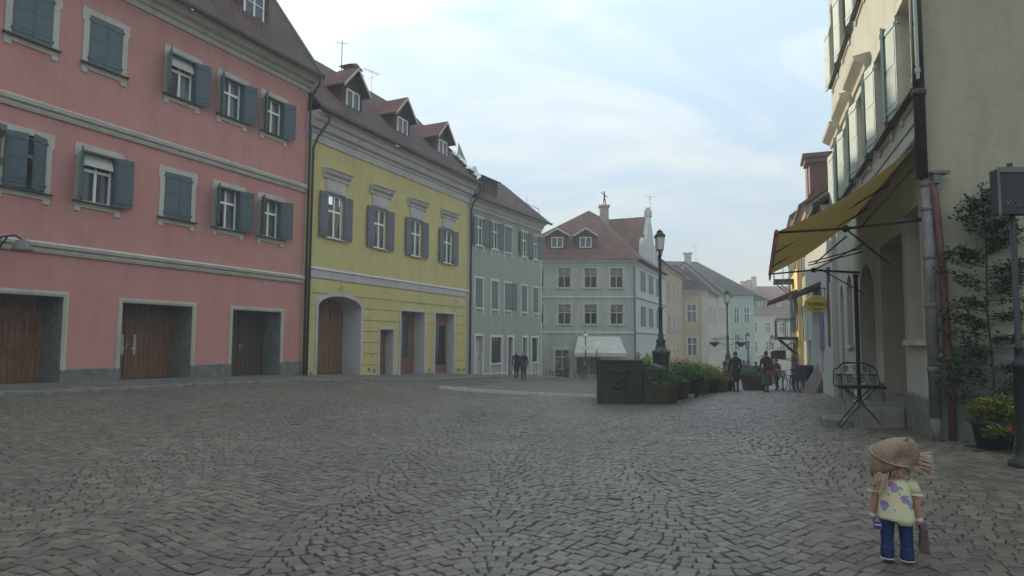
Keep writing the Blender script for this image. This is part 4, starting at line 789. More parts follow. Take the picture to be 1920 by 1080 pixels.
for k, (c, z0, z1) in enumerate(rw):
    w = surround(c, z0, z1, 1.0, .14, .06, False, .02).build('window', M['cream'], H, label='tall window with pale green open shutters')
    casement(w, c, z0, z1, .96, .27, M['white'], tr=.66)
    sill_apron(w, c, z0, .95, M['cream'], M['ledge'], .16, .14)
    if z0 < 8 and c < X(4): MB().prof([(0, z1 + .2), (-.1, z1 + .2), (-.12, z1 + .3), (-.3, z1 + .42), (-.32, z1 + .5), (0, z1 + .56)], c - .85, c + .85).build('window_hood', M['cream'], w)
    near = c > X(1.2)
    leaf_mesh(.5, z1 - z0, M['shutpale'], -1, w, c + .5, -.06, z0, R_(174 if near else random.uniform(160, 170)))
    leaf_mesh(.5, z1 - z0, M['shutpale'], 1, w, c - .5, -.06, z0, R_(-170))
gw = MB().box(X(1.45), X(.42), .2, .24, 1.66, 3.7).build('ground_window', M['sandy2'], H); MB().box(X(1.52), X(.35), -.09, 0, 1.57, 1.66).build('sill', M['cream'], gw); MB().box(X(1.55), X(1.45), -.03, 0, 1.66, 3.8).box(X(.42), X(.32), -.03, 0, 1.66, 3.8).box(X(1.45), X(.42), -.03, 0, 3.7, 3.8).build('surround', M['sandy2'], gw)
door_leaf(H, X(3.65), X(1.75), .68, .62, 3.5, M['doorr'], 'door', split=[X(2.7)], rails=((.1, .3), (1.3, 1.4)))
MB().box(X(3.65), X(1.75), -.0, .68, -1, .62).build('threshold', M['step'], H)
door_leaf(H, X(6.3), X(4.4), .33, -.1, 3.35, M['grout'], 'door', arch=(X(5.35), .95, .95), split=[X(5.35)])
MB().box(X(8.3), X(7.4), .25, .29, 1.5, 3.4).build('blind_niche', M['lilac'], H); MB().box(X(8.38), X(7.32), -.08, 0, 1.47, 1.55).build('sill', M['cream'], H)
door_leaf(H, X(9.6), X(8.9), .28, -.2, 3.25, M['shutg'], 'door', arch=(X(9.25), .35, .42))
MB().prof([(0, 5.0), (-.02, 5.0), (-.02, 5.06), (0, 5.06)], 0, LR).build('scored_line', M['sandy2'], H)
def rloc(t, out=0, z=0): p = RC + RD * t + np.array([-RD[1], RD[0]]) * out; return (p[0], p[1], z)
# steps
t_ = thing('door_steps', 'two worn stone steps below the dark doorway of the sandy house', 'steps', rloc(2.45, 0, 0), rot_of(-RD))
gzz = G(*rloc(2.7, .7)[:2])
bevel(MB().box(-.3, .8, -.8, -.06, gzz - .3, gzz + .42).build('upper_step', M['step'], t_), .025); bevel(MB().box(-.4, .5, -1.25, -.8, gzz - .3, gzz + .15).build('lower_step', M['step'], t_), .025)
# pipes at the corner
cx_, cy_ = 5.97, 9.1
zb = G(cx_, cy_)
o = MB().tube([(cx_ - .05, cy_, 12.3), (cx_ - .05, cy_, 3.98)], .075, 12); [o.lathe([(.085, z), (.095, z + .02), (.095, z + .07), (.085, z + .09)], 12, (cx_ - .05, cy_)) for z in (5.2, 7.0, 9)]
tag(o.build('drainpipe', M['pipe'], smooth=True), 'dark upper drainpipe at the corner of the sandy house', 'drainpipe')
o = MB().tube([(cx_, cy_, 3.96), (cx_, cy_, zb + .32)], .074, 14); [o.lathe([(.074, z), (.085, z + .01), (.085, z + .06), (.074, z + .07)], 14, (cx_, cy_)) for z in (3.85, 3.5, 2.8, 2.1, 1.2)]
o.tube([(cx_, cy_, zb + .33), (cx_, cy_, zb - .1)], .064, 12)
tag(o.build('drainpipe', M['pipeg'], smooth=True), 'wide grey rust stained standpipe at the foot of the corner drainpipe', 'drainpipe')
px_, py_ = 6.13, 9.03
o = MB().tube([(px_ - .12, py_ + .05, 4.05), (px_ - .1, py_ - .02, 3.7), (px_ - .02, py_, 2.6), (px_ + .0, py_, 1.6), (px_ + .03, py_ - .02, 1.2), (px_ + .02, py_, G(px_, py_) - .05)], .05, 10); o.lathe([(.055, .9), (.062, .92), (.062, .98), (.055, 1.0)], 10, (px_ + .02, py_))
tag(o.build('drainpipe', M['piper'], smooth=True), 'thin red brown pipe right of the grey standpipe', 'drainpipe')
tag(MB().box(px_ - .16, px_ + .1, py_ - .08, py_ + .06, 4.02, 4.06).box(px_ - .13, px_ - .02, py_ - .06, py_ + .04, 3.88, 4.02).build('pipe_hopper', M['pipeg']), 'small grey hopper capping the red brown pipe', 'pipe hopper')
# mustard awning
A1 = Vector((4.31, 10.34, 3.4)); A2 = Vector((6.79, 16.79, 3.4)); W1 = Vector(rloc(.1, .05, 4.58)); W2_ = Vector(rloc(6.4, .05, 4.58))
T = thing('mustard_awning', 'large sagging mustard canvas awning with red edge on the sandy house', 'awning', tuple(W1))
b = MB(); n, m_ = 26, 14; vs = []
for i in range(n + 1):
    for j in range(m_ + 1):
        s, t = i / n, j / m_; p = (W1.lerp(W2_, s)).lerp(A1.lerp(A2, s), t); p.z -= .1 * math.sin(math.pi * t) + .025 * math.sin(math.pi * t) * math.cos(s * math.pi * 6); vs.append(p - W1)
b.add(vs, [(i * (m_ + 1) + j, i * (m_ + 1) + j + 1, (i + 1) * (m_ + 1) + j + 1, (i + 1) * (m_ + 1) + j) for i in range(n) for j in range(m_)])
o = b.build('canvas', M['awn'], T, smooth=True)
b = MB(); vs = []
for i in range(41):
    p = A1.lerp(A2, i / 40) - W1; q = .02 * math.sin(i * 1.9); vs += [p + Vector((q * .5, 0, .02)), p + Vector((q, 0, -.16 - .03 * abs(math.sin(i * .8))))]
b.add(vs, [(2 * i, 2 * i + 1, 2 * i + 3, 2 * i + 2) for i in range(40)]); o = b.build('valance', M['awnr'], T); s_ = o.modifiers.new('thick', 'SOLIDIFY'); s_.thickness = .01
MB().tube([A1 - W1 - (A2 - A1).normalized() * .05, A2 - W1 + (A2 - A1).normalized() * .05], .035, 10).build('front_bar', M['awnr'], T)
def arm(name, a, b_, c, extra):
    ab = MB().tube([Vector(a) - W1, Vector(b_) - W1], [.028, .022], 8).tube([Vector(b_) - W1, Vector(c) - W1], .02, 8); ab.ball(Vector(b_) - W1, .06, .06, .06, 10, 7)
    for p, q in extra: ab.tube([Vector(p) - W1, Vector(q) - W1], .014, 6)
    ab.build(name, M['iron'], T, smooth=True)
k1 = Vector(rloc(.6, 1.0, 3.42)); k2 = Vector(rloc(5.9, 1.0, 3.32))
arm('arm', rloc(-.05, .08, 3.4), k1, A1 + Vector((0, .05, 0)), [(rloc(.6, 1.0, 3.42), rloc(2.2, .1, 3.0)), (rloc(.4, .8, 3.42), rloc(.4, .05, 4.3)), (rloc(.9, 1.3, 3.45), rloc(3.2, .1, 3.9)), (rloc(1.3, .9, 3.4), rloc(3.5, 1.2, 3.2))])
arm('arm', rloc(5.6, .08, 3.2), k2, A2 - Vector((0, .05, 0)), [(rloc(5.9, 1.0, 3.32), rloc(4.0, .1, 3.7)), (rloc(5.5, .9, 3.3), rloc(5.3, .05, 2.7)), (rloc(4.6, .2, 3.62), rloc(5.9, 1.1, 3.5)), (rloc(4.4, .2, 3.52), rloc(6.0, 1.1, 3.45))])
MB().tube([W1 - W1 + Vector((-.02, 0, .05)), W2_ - W1 + Vector((-.02, 0, .05))], .06, 10).build('roller', M['pipeg'], T)
for f in (.35, .7): MB().tube([(W1.lerp(W2_, f) - W1) + Vector((0, 0, -.12)), (A1.lerp(A2, f) - W1) + Vector((0, 0, -.05))], .014, 6).build('spar', M['iron'], T)
# ------------------------------------------------ further houses on the right
def rline(t0, t1, out0, out1): 
    a = rloc(t1, out1); b_ = rloc(t0, out0); return (a[0], a[1]), (b_[0], b_[1])
A_, B_ = rline(10.12, 19.5, .12, .1)
H2, d, L = plain_house('whitewashed_house', 'low whitewashed boarded house front behind the mustard awning', A_, B_, -2, 5.7, 'cwhite', [(1.2, 2.4, -.8, 1.7), (5.9, 6.8, .6, 2.9)], 9, ((-.5, 5.7), (4.5, 9.2), (9.5, 5.7), True, M['roofk']), trim='trimw')
bb = MB()
for k in range(int(L / .28)): bb.box(.1 + k * .28, .32 + k * .28, -.035, 0, -1.2, 3.4) if not (1.0 < .2 + k * .28 < 2.6 or 5.7 < .2 + k * .28 < 7.0) else None
bb.build('cladding_board', M['cwhite'], H2); MB().prof([(0, 3.7), (-.9, 3.3), (-.9, 3.22), (0, 3.55)], 3.2, 6.2).build('porch_roof', M['zinc'], H2); MB().box(L - 1.0, L - .55, -.06, 0, 1.5, 3.9).build('red_panel', M['doorr'], H2)
MB().box(L - 3.4, L - 2.2, -.06, -.036, 1.4, 2.6).build('poster', M['bluep'], H2)
A_, B_ = rline(19.6, 24, -.05, -.1)
H3, d, L = plain_house('gabled_yellow_house', 'faded yellow house with stepped eaves and a gable end towards the square', A_, B_, -2.5, 7.6, 'dimyellow', rows((1.1, 3.2), (4.8, 1.7, -1.2), .9, 1.7), 11, ((-.35, 7.6), (5.5, 11.6), (11.4, 7.6), True, M['roofr']), trim='orange', shut='shutg')
MB().box(1.2, 2.4, .2, 2.0, 8.3, 10.2).box(1.0, 2.6, 0, 2.1, 10.2, 10.4).build('roof_box', M['doorr'], H3)
MB().box(3.0, 3.8, .2, 1.8, 8.3, 9.6).box(2.85, 3.95, 0, 1.9, 9.6, 9.75).build('roof_box', M['doorr'], H3)
A_, B_ = rline(24.2, 31, .1, .0)
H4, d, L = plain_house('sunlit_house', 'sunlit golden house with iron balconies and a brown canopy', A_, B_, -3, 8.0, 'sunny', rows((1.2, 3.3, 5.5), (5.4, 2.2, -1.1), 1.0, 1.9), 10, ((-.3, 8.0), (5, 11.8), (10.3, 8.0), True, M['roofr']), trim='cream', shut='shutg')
for x, z in ((5.4, 1.9), (2.6, 1.9), (2.6, 5.1)):
    bl = MB().box(x - 1.1, x + 1.1, -1.0, 0, z - .14, z); bl.tube([(x - .9, 0, z - .9), (x - .9, -.8, z - .15)], .03, 6); bl.tube([(x + .9, 0, z - .9), (x + .9, -.8, z - .15)], .03, 6)
    for k in range(12): xx = x - 1.08 + k * .196; bl.tube([(xx, -.97, z), (xx, -.97, z + .95)], .012, 5)
    for yy in (-.97, -.5): [bl.tube([(x + s * 1.08, yy, z), (x + s * 1.08, yy, z + .95)], .012, 5) for s in (-1, 1)]
    bl.tube([(x - 1.08, 0, z + .95), (x - 1.08, -.97, z + .95), (x + 1.08, -.97, z + .95), (x + 1.08, 0, z + .95)], .02, 6); bl.build('balcony', M['iron'], H4)
MB().prof([(0, 4.3), (-1.4, 3.7), (-1.4, 3.6), (0, 4.1)], 3.8, 6.7).build('canopy', M['roofr'], H4)
A_, B_ = rline(31.4, 36, -.1, -.2)
H5, d, L = plain_house('tall_peach_house', 'peach row house at the far right end of the street', A_, B_, -4, 7.4, 'orange', rows((1.2, 3.4), (4.8, 1.4, -2), 1.0, 1.9), 10, ((-.3, 7.4), (5, 11), (10.3, 7.4), True, M['roofr']), trim='cream')
aw = shop_awning('shop_awning', 'white cafe awning low on the sunlit house at the right', .6, 4.6, 1.6, .85, 1.9, H4, vz=.1); aw['group'] = 'white shop awnings'
p = rloc(30.5, .3); t = thing('red_shop_sign', 'small red box sign under the balconies of the sunlit house', 'sign', (p[0], p[1], .9), rot_of(-RD)); bevel(MB().box(-.5, .5, -.9, -.1, -.25, .25).build('sign_box', M['awnr'], t)); MB().tube([(0, -.1, .3), (0, .7, .3)], .02, 6).build('bracket', M['iron'], t)

# ================================================================ street furniture
def text(body, size, m, parent, loc, rot, ext=.004, al='CENTER'):
    c = bpy.data.curves.new('lettering', 'FONT'); c.body = body; c.size = size; c.extrude = ext; c.align_x = al; c.align_y = 'CENTER'; c.materials.append(m)
    o = bpy.data.objects.new('lettering', c); COL.objects.link(o); o.parent = parent; o.location = loc; o.rotation_euler = rot
    bpy.context.view_layer.update(); me = bpy.data.meshes.new_from_object(o.evaluated_get(bpy.context.evaluated_depsgraph_get())); p = bpy.data.objects.new('lettering', me); COL.objects.link(p); p.parent = parent; p.location = loc; p.rotation_euler = rot
    if not me.materials: me.materials.append(m)
    bpy.data.objects.remove(o); p.name = 'lettering'; return p
# right edge street sign
bx, by = 5.83, 7.38; bz = G(bx, by); T = thing('sign_post', 'tall dark sign post with a charcoal board at the right edge', 'sign', (bx, by, bz))
MB().lathe([(.16, -.05), (.16, .05), (.1, .08), (.075, .2), (.07, 1.1), (.085, 1.12), (.085, 1.16), (.05, 1.2), (.045, 1.32), (.055, 1.34), (.035, 1.36), (.03, 3.5)], 14).build('post', M['iron'], T, smooth=True)
zt = 3.63 - bz; s = bevel(MB().box(-.2, .75, -.06, .06, zt - .53, zt).build('board', M['signd'], T), .008); MB().box(-.2, .77, -.075, -.0605, zt - .04, zt + .02).box(-.2, -.175, -.075, -.0605, zt - .55, zt - .04).build('board_rim', M['pipeg'], s)
text('KÖS', .09, M['signt'], s, (-.02, -.064, zt - .41), (math.pi / 2, 0, 0))
# yellow oval sign
p = rloc(11.5, .1); T = thing('oval_sign', 'yellow oval sign with brown lettering hanging from a bracket', 'sign', (p[0], p[1], 0), 0)
c = aty(1532, 567, p[1]) ; lx = c.x - p[0]; sg = MB(); sg.lathe([(.42, -.03), (.44, 0), (.42, .03)], 36, sx=1.0, sy=.62); sg = sg.build('sign_plate', M['yel'], T); sg.location = (lx, 0, c.z); sg.rotation_euler = (math.pi / 2, 0, R_(8))
text('KORREKT', .15, M['doorr'], sg, (0, -.01, .036), (0, 0, 0)); text('SCHUHE', .08, M['doorr'], sg, (0, -.16, .036), (0, 0, 0))
MB().tube([(.0, .05, c.z + .5), (lx - .4, 0, c.z + .5)], .015, 6).tube([(lx - .25, 0, c.z + .5), (lx - .25, 0, c.z + .2)], .008, 5).tube([(lx + .25, 0, c.z + .48), (lx + .25, 0, c.z + .2)], .008, 5).build('bracket', M['iron'], T)
# lamps
def lamp(x, y, h, label, big=True, arms=False):
    z = G(x, y); t = thing('street_lamp', label, 'street lamp', (x, y, z), 0, 'lantern street lamps')
    k = h / 6.0
    MB().lathe([(.34, -.1), (.34, .12), (.3, .16), (.27, .9), (.3, 1.2), (.33, 1.55), (.35, 1.62), (.33, 1.67), (.22, 1.72), (.16, 1.95), (.19, 2.05), (.12, 2.12), (.075, 2.4), (.07, 3.2), (.1, 3.22), (.1, 3.28), (.06, 3.32), (.05, h - 1.0), (.075, h - .98), (.05, h - .94), (.05, h - .8)], 14).build('post', M['lampg'], t, smooth=True)
    hd = MB()
    for q in range(4):
        a = math.pi / 4 + q * math.pi / 2; hd.tube([(.04 * math.cos(a), .04 * math.sin(a), h - 1.05), (.12 * math.cos(a), .12 * math.sin(a), h - .88), (.13 * math.cos(a), .13 * math.sin(a), h - .76)], .012, 5)
        hd.tube([(.15 * math.cos(a), .15 * math.sin(a), h - .76), (.215 * math.cos(a), .215 * math.sin(a), h - .24)], .014, 5)
    hd.lathe([(.16, h - .78), (.16, h - .74)], 4, ph=math.pi / 4); hd.lathe([(.26, h - .25), (.25, h - .2), (.15, h - .1), (.13, h - .09), (.13, h - .03), (.05, h), (.01, h + .05)], 4, ph=math.pi / 4); hd.build('lantern_frame', M['iron'], t)
    MB().lathe([(.13, h - .74), (.195, h - .25)], 4, ph=math.pi / 4).build('lantern_glass', M['lampglass'], t)
    if arms:
        a = MB().tube([(-1.0, 0, 3.1), (1.0, 0, 3.1)], .025, 6); 
        for s in (-1, 1): a.tube([(s * .1, 0, 2.7), (s * .5, 0, 2.85), (s * .85, 0, 3.1)], .015, 6); a.lathe([(.05, 2.6), (.3, 2.8), (.32, 2.9), (.28, 2.9)], 12, (s * .85, 0))
        a.build('basket_arm', M['iron'], t)
    return t
p = aty(1241, 705, 24.0); lamp(p.x, 24.0, 1.6 + (640 - 430) / 1200 * 24.0 * 1.0 - G(p.x, 24) + .02, 'tall dark lantern lamp rising behind the stone trough and pots')
p = aty(1367, 700, 41.0); lamp(p.x, 41.0, 1.6 + 97 / 1200 * 41 - G(p.x, 41), 'second lantern lamp with basket arms, behind the walking man', arms=True)
p = aty(1405, 700, 58.0); lamp(p.x, 58.0, 4.6, 'distant small lamp between the seafoam and yellow houses')
p = aty(1451, 700, 60.0); lamp(p.x, 60.0, 4.5, 'distant lamp in front of the yellow town house')
x, y = aty(1099, 700, 47).x, 47; t = thing('globe_lamp', 'thin post lamp with a pale globe before the mint house awning', 'street lamp', (x, y, G(x, y))); h = 1.6 + 14 / 1200 * 47 - G(x, y); MB().tube([(0, 0, 0), (0, 0, h - .2)], [.06, .035], 8).build('post', M['lampg'], t); MB().ball((0, 0, h - .1), .18, .18, .2).build('globe', M['lampglass'], t, smooth=True); MB().lathe([(.12, h + .08), (.03, h + .2)], 10).build('cap', M['iron'], t)
# stone fountain trough
zb = G(3.3, 20.2); T = thing('stone_trough', 'black carved stone trough block on the cobbles', 'fountain', (2.66, 20.1, zb), R_(-7))
b = MB().box(0, 1.4, 0, .28, -.2, 1.36); b.box(-.02, 1.42, -.03, .3, 1.3, 1.37); b.box(0, .1, -.03, .28, -.2, 1.3); b.box(1.28, 1.4, -.03, .28, -.2, 1.3); b.box(.1, 1.28, -.03, .28, -.2, .12); bevel(b.build('front_slab', M['stone'], T), .02)
b = MB().box(.05, .3, .3, 3.6, -.3, 1.15).box(1.9, 2.15, .3, 3.6, -.3, 1.15).box(.3, 1.9, 3.35, 3.6, -.3, 1.15).box(.3, 1.9, .3, 3.35, -.3, .3).box(1.42, 2.15, .05, .3, -.3, 1.12); bevel(b.build('basin', M['stone'], T), .02); MB().box(.3, 1.9, .3, 3.35, .9, .93).build('water', mat('trough_water', (.02, .03, .03), .05, .1, 3, .2), T)
b = MB()   # carved relief: garland and seated figure
b.tube([(.28 + .84 * k / 12, -.035 + .0 * k, 1.12 - .13 * math.sin(math.pi * k / 12)) for k in range(13)], [.012 + .028 * math.sin(math.pi * k / 12) for k in range(13)], 8)
b.tube([(.4 + .4 * k / 8, -.03, .55 + .05 * math.sin(k)) for k in range(9)], [.03 + .025 * abs(math.sin(k * .9)) for k in range(9)], 8); b.limb((.85, -.01, .58), (.9, -.01, .88), .07, .04); b.limb((.5, -.01, .62), (.8, -.01, .78), .04, .05); b.ball((.88, -.02, .92), .05, .05, .06); b.limb((.42, -.01, .36), (1.0, -.01, .4), .025, .02)
b.build('carved_relief', M['stone'], T, smooth=True)
# plants
def leaves(name, pts, n, size, m, parent, spread, flat=.8, loc=None):
    b = MB(); V = []; F = []
    for i in range(n):
        c = pts[random.randrange(len(pts))]; r = Vector((random.gauss(0, 1), random.gauss(0, 1), random.gauss(0, 1))); r.normalize(); r *= random.random() ** .45
        p = Vector(c[:3]) + Vector((r.x * spread[0], r.y * spread[1], r.z * spread[2])) * (c[3] if len(c) > 3 else 1)
        s = size * random.uniform(.55, 1.3); a = Vector((random.uniform(-1, 1), random.uniform(-1, 1), random.uniform(-.5, .7))).normalized(); bb_ = a.cross(Vector((random.uniform(-.4, .4), random.uniform(-.4, .4), 1))).normalized(); nn = a.cross(bb_)
        o = len(V); V += [p, p + a * s * .5 + bb_ * s * .32 + nn * s * .08, p + a * s, p + a * s * .5 - bb_ * s * .32 + nn * s * .08]; F += [(o, o + 1, o + 2), (o, o + 2, o + 3)]
    b.v = [tuple(v) for v in V]; b.f = F; b.m = [0] * len(F); return b.build(name, m, parent)
def pot_plant(x, y, r, h, ph, label, lm, potm, n=900, sz=.09, sq=False, group='planters beside the trough', spread=None):
    z = G(x, y); t = thing('potted_plant', label, 'potted plant', (x, y, z), 0, group)
    seg = 4 if sq else 20; MB().lathe([(r * .72, -.02), (r * .95, h * .8), (r * 1.03, h * .82), (r * 1.03, h), (r * .92, h), (r * .9, h * .9)], seg, ph=math.pi / 4 if sq else 0).build('pot', potm, t, smooth=not sq)
    MB().lathe([(r * .9, h * .88), (r * .9, h * .9)], seg).build('soil', M['soil'], t)
    pts = [(random.uniform(-.8, .8) * r, random.uniform(-.8, .8) * r, h + ph * random.uniform(.0, .55), random.uniform(.5, .9)) for _ in range(12)] + [(r * 1.0 * math.cos(a * .7), r * 1.0 * math.sin(a * .7), h + .0, .42) for a in range(9)]; n = int(n * 2.6); sz = .085
    leaves('foliage', pts, n, sz, lm, t, spread or (r * .7, r * .7, ph * .42))
    st = MB()
    for k in range(7): q = pts[k]; st.tube([(q[0] * .3, q[1] * .3, h * .85), (q[0], q[1], q[2])], .008, 4)
    st.build('stem', M['trunk'], t); return t
pl = [(4.78, 20.2, .5, .7, .42, 'front tan tub of dark green plants beside the stone trough', GREEN, M['terra'], 1500),
 (5.55, 21.7, .48, .7, .6, 'second tub in the row with dense green plants', GREEN, M['terra'], 1300),
 (6.3, 23.1, .48, .7, .62, 'third tub in the row with mixed green plants', GREEN, M['plastic'], 1200),
 (7.1, 24.6, .5, .7, .7, 'fourth tub in the row with lime green plants', LGREEN, M['terra'], 1200),
 (7.95, 26.1, .5, .65, .7, 'fifth tub in the row with lime yellow plants', LGREEN, M['plastic'], 1200),
 (8.75, 27.4, .48, .55, .5, 'sixth tub with low yellow green plants', YGREEN, M['terra'], 1000),
 (9.6, 29.2, .5, .6, .75, 'last tub in the row with orange tinted plants', AUT, M['plastic'], 1100),
 (6.5, 25.2, .85, .8, .8, 'big planter of orange blooms behind the lamp post', AUT, M['stone'], 2200),
 (7.7, 27.9, .7, .7, .7, 'bushy green planter behind the tub row', GREEN, M['stone'], 1800),
 (5.0, 25.2, .45, .9, 1.0, 'tall light green shrub in a pot behind the trough', LGREEN, M['stone'], 1400),
 (12.1, 32.0, .75, .8, .55, 'large round planter behind the walking man', GREEN, M['brn'], 1500)]
for a in pl: pot_plant(a[0], a[1], a[2], a[3], a[4], a[5], a[6], a[7], a[8])
# planter by the right wall with red flowers and an espalier shrub
z = G(6.2, 8.35); T = thing('potted_plant', 'dark green planter with yellow green leaves and red flowers by the right wall', 'potted plant', (6.22, 8.35, z), 0)
MB().lathe([(.2, -.02), (.26, .3), (.28, .32), (.28, .36), (.24, .36)], 20, sx=1.0, sy=.7).build('pot', M['plastic'], T, smooth=True)
leaves('foliage', [(random.uniform(-.34, .38), random.uniform(-.2, .1), random.uniform(.34, .62), 1) for _ in range(22)] + [(random.uniform(-.3, .3), -.26, .26, .7) for _ in range(5)], 6200, .045, YGREEN, T, (.15, .15, .12))
for q in ((-.08, -.37, .3), (.42, -.1, .8)):
    b = MB(); [b.ball((q[0] + .014 * math.cos(k * 1.25), q[1], q[2] + .014 * math.sin(k * 1.25)), .013, .01, .013, 6, 4) for k in range(5)]; b.build('flower', M['red'], T)
x, y = 6.56, 8.8; z = G(x, y); T = thing('wall_shrub', 'slender dark leaved shrub trained up the right wall', 'shrub', (x, y, z)); b = MB(); tips = []
st = [(0, 0, 0), (.02, -.02, .9), (-.02, 0, 1.8), (.03, .02, 2.7), (-.01, 0, 3.55)]; b.tube(st, [.022, .018, .014, .01, .005], 6)
for k in range(54):
    zz_ = .5 + 2.95 * (k / 53); s = random.choice((-1, 1)) if k % 3 else (1 if k % 2 else -1); L_ = random.uniform(.3, .75) * (1.0 if zz_ < 2.6 else .6) ; up_ = random.uniform(.0, .35)
    pts = [(0, 0, zz_)]; a = Vector((0, 0, zz_)); dvec = Vector((s, random.uniform(-.35, .15), up_)).normalized()
    for q in range(1, 6): a = a + dvec * L_ / 5 + Vector((0, 0, random.uniform(-.02, .03))); pts.append(tuple(a)); tips += [(a.x, a.y, a.z, .9)] * (1 + (q > 1))
    b.tube(pts, [.008, .007, .006, .005, .004, .003], 4)
b.build('stem', M['trunk'], T); tips += [(0, 0, 2.9 + i * .08, .5) for i in range(9)]
leaves('foliage', tips, 7500, .058, DGREEN, T, (.1, .09, .1))
b = MB()
for k in range(60):
    x = random.uniform(5.95, 7.0); y = random.uniform(8.1, 8.6) - (x - 6.2) * .35; b.ball((x, y, G(x, y) + .002), random.uniform(.04, .13), random.uniform(.03, .07), .014, 8, 5)
struct(b.build('moss', MOSS, smooth=True), 'stuff')
# ornate iron bench, parasol pole, cloth sack
x, y = 5.98, 11.1; z = G(x, y); T = thing('iron_bench', 'ornate black iron bench with scrolled back and crossed legs by the steps', 'bench', (x, y, z), R_(-14))
b = MB()
for k in range(5): b.box(-.48, .5, -.2 + k * .09, -.14 + k * .09, .7, .725)
b.box(-.48, .5, -.22, -.2, .68, .72); b.build('seat', M['iron'], T); T.scale = (.76, .74, 1.0)
def scroll(mb, cx, cz, r, s, y0): mb.tube([(cx + s * r * (1 - k / 22) * math.cos(k * .5), y0, cz + r * (1 - k / 22) * math.sin(k * .5)) for k in range(20)], .009, 5)
b = MB().tube([(-.48, .22, .72), (-.46, .24, .98), (-.36, .25, 1.02), (-.3, .25, 1.08), (-.2, .25, 1.11), (.2, .25, 1.1), (.34, .25, 1.05), (.44, .25, .98), (.5, .22, .72)], .014, 6); b.tube([(-.46, .24, .9), (.46, .24, .9)], .01, 6); b.tube([(-.3, .25, 1.06), (-.3, .25, .9)], .01, 5).tube([(.3, .25, 1.05), (.3, .25, .9)], .01, 5)
for cx in (-.36, -.12, .12, .36): scroll(b, cx, .82, .08, 1 if cx < 0 else -1, .24)
for cx in (-.2, .0, .2): scroll(b, cx, 1.0, .06, -1, .25)
b.build('backrest', M['iron'], T)
for yy in (-.18, .18):
    for s in (-1, 1): MB().tube([(s * .3, yy, .69), (0, yy, .45), (-s * .28, yy, .18), (-s * .44, yy, .02), (-s * .4, yy, 0)], .014, 6).build('leg', M['iron'], T)
x, y = 6.62, 12.28; z = G(x, y); T = thing('parasol_pole', 'dark upright pole standing behind the iron bench', 'pole', (x, y, z)); MB().tube([(0, 0, 0), (0, 0, 2.75)], .038, 10).ball((0, 0, 2.78), .05, .05, .05).build('shaft', M['iron'], T, smooth=True); MB().lathe([(.16, 0), (.16, .04), (.06, .06)], 14).build('foot', M['iron'], T)
x, y = 6.85, 12.6; z = G(x, y); b = MB(); b.lathe([(.14, 0), (.17, .15), (.15, .4), (.1, .58), (.05, .7)], 16, sx=1, sy=.7); o = b.build('cloth_sack', M['awnw'], smooth=True); o.location = (x, y, z + .1); tag(o, 'pale cloth sack leaning beside the doorway steps', 'sack')
x, y = 6.2, 11.5; z = G(x, y); o = MB().lathe([(.03, 0), (.07, .02), (.09, .2), (.07, .3), (.03, .24)], 10, sx=1, sy=.8).build('paper_bag', M['white'], smooth=True); o.location = (x, y, z); tag(o, 'small white bag on the ground under the iron bench', 'bag')
# wedge board, cart, bicycles
x, y = aty(1543, 738, 22.5).x, 22.5; z = G(x, y); b = MB().prof([(-.5, -.05), (.32, -.05), (.32, 1.15), (.2, 1.15), (-.02, .8), (-.35, .3)], -.5, .5, axis='y'); o = bevel(b.build('leaning_slab', M['board']), .03); o.location = (x, y, z); tag(o, 'wedge shaped brown slab leaning against the whitewashed house', 'slab')
x, y = aty(1526, 735, 25).x, 25; z = G(x, y); T = thing('hand_cart', 'dark box cart parked behind the bicycle near the wall', 'cart', (x, y, z)); bevel(MB().box(-.4, .6, -.4, .6, .45, 1.05).build('box', M['navy'], T)); w = MB()
def ring(mb, c, R0, r, n=28, plane='xz', seg=6):
    pts = [(c[0] + R0 * math.cos(2 * math.pi * k / n), c[1], c[2] + R0 * math.sin(2 * math.pi * k / n)) if plane == 'xz' else (c[0], c[1] + R0 * math.cos(2 * math.pi * k / n), c[2] + R0 * math.sin(2 * math.pi * k / n)) for k in range(n + 1)]
    return mb.tube(pts, r, seg)
for s in (-.42, .62): ring(w, (s, .1, .25), .24, .03, plane='yz')
w.build('wheel', M['rubber'], T); MB().tube([(0, -.4, .5), (0, -1.0, .25)], .02, 6).build('handle', M['iron'], T)
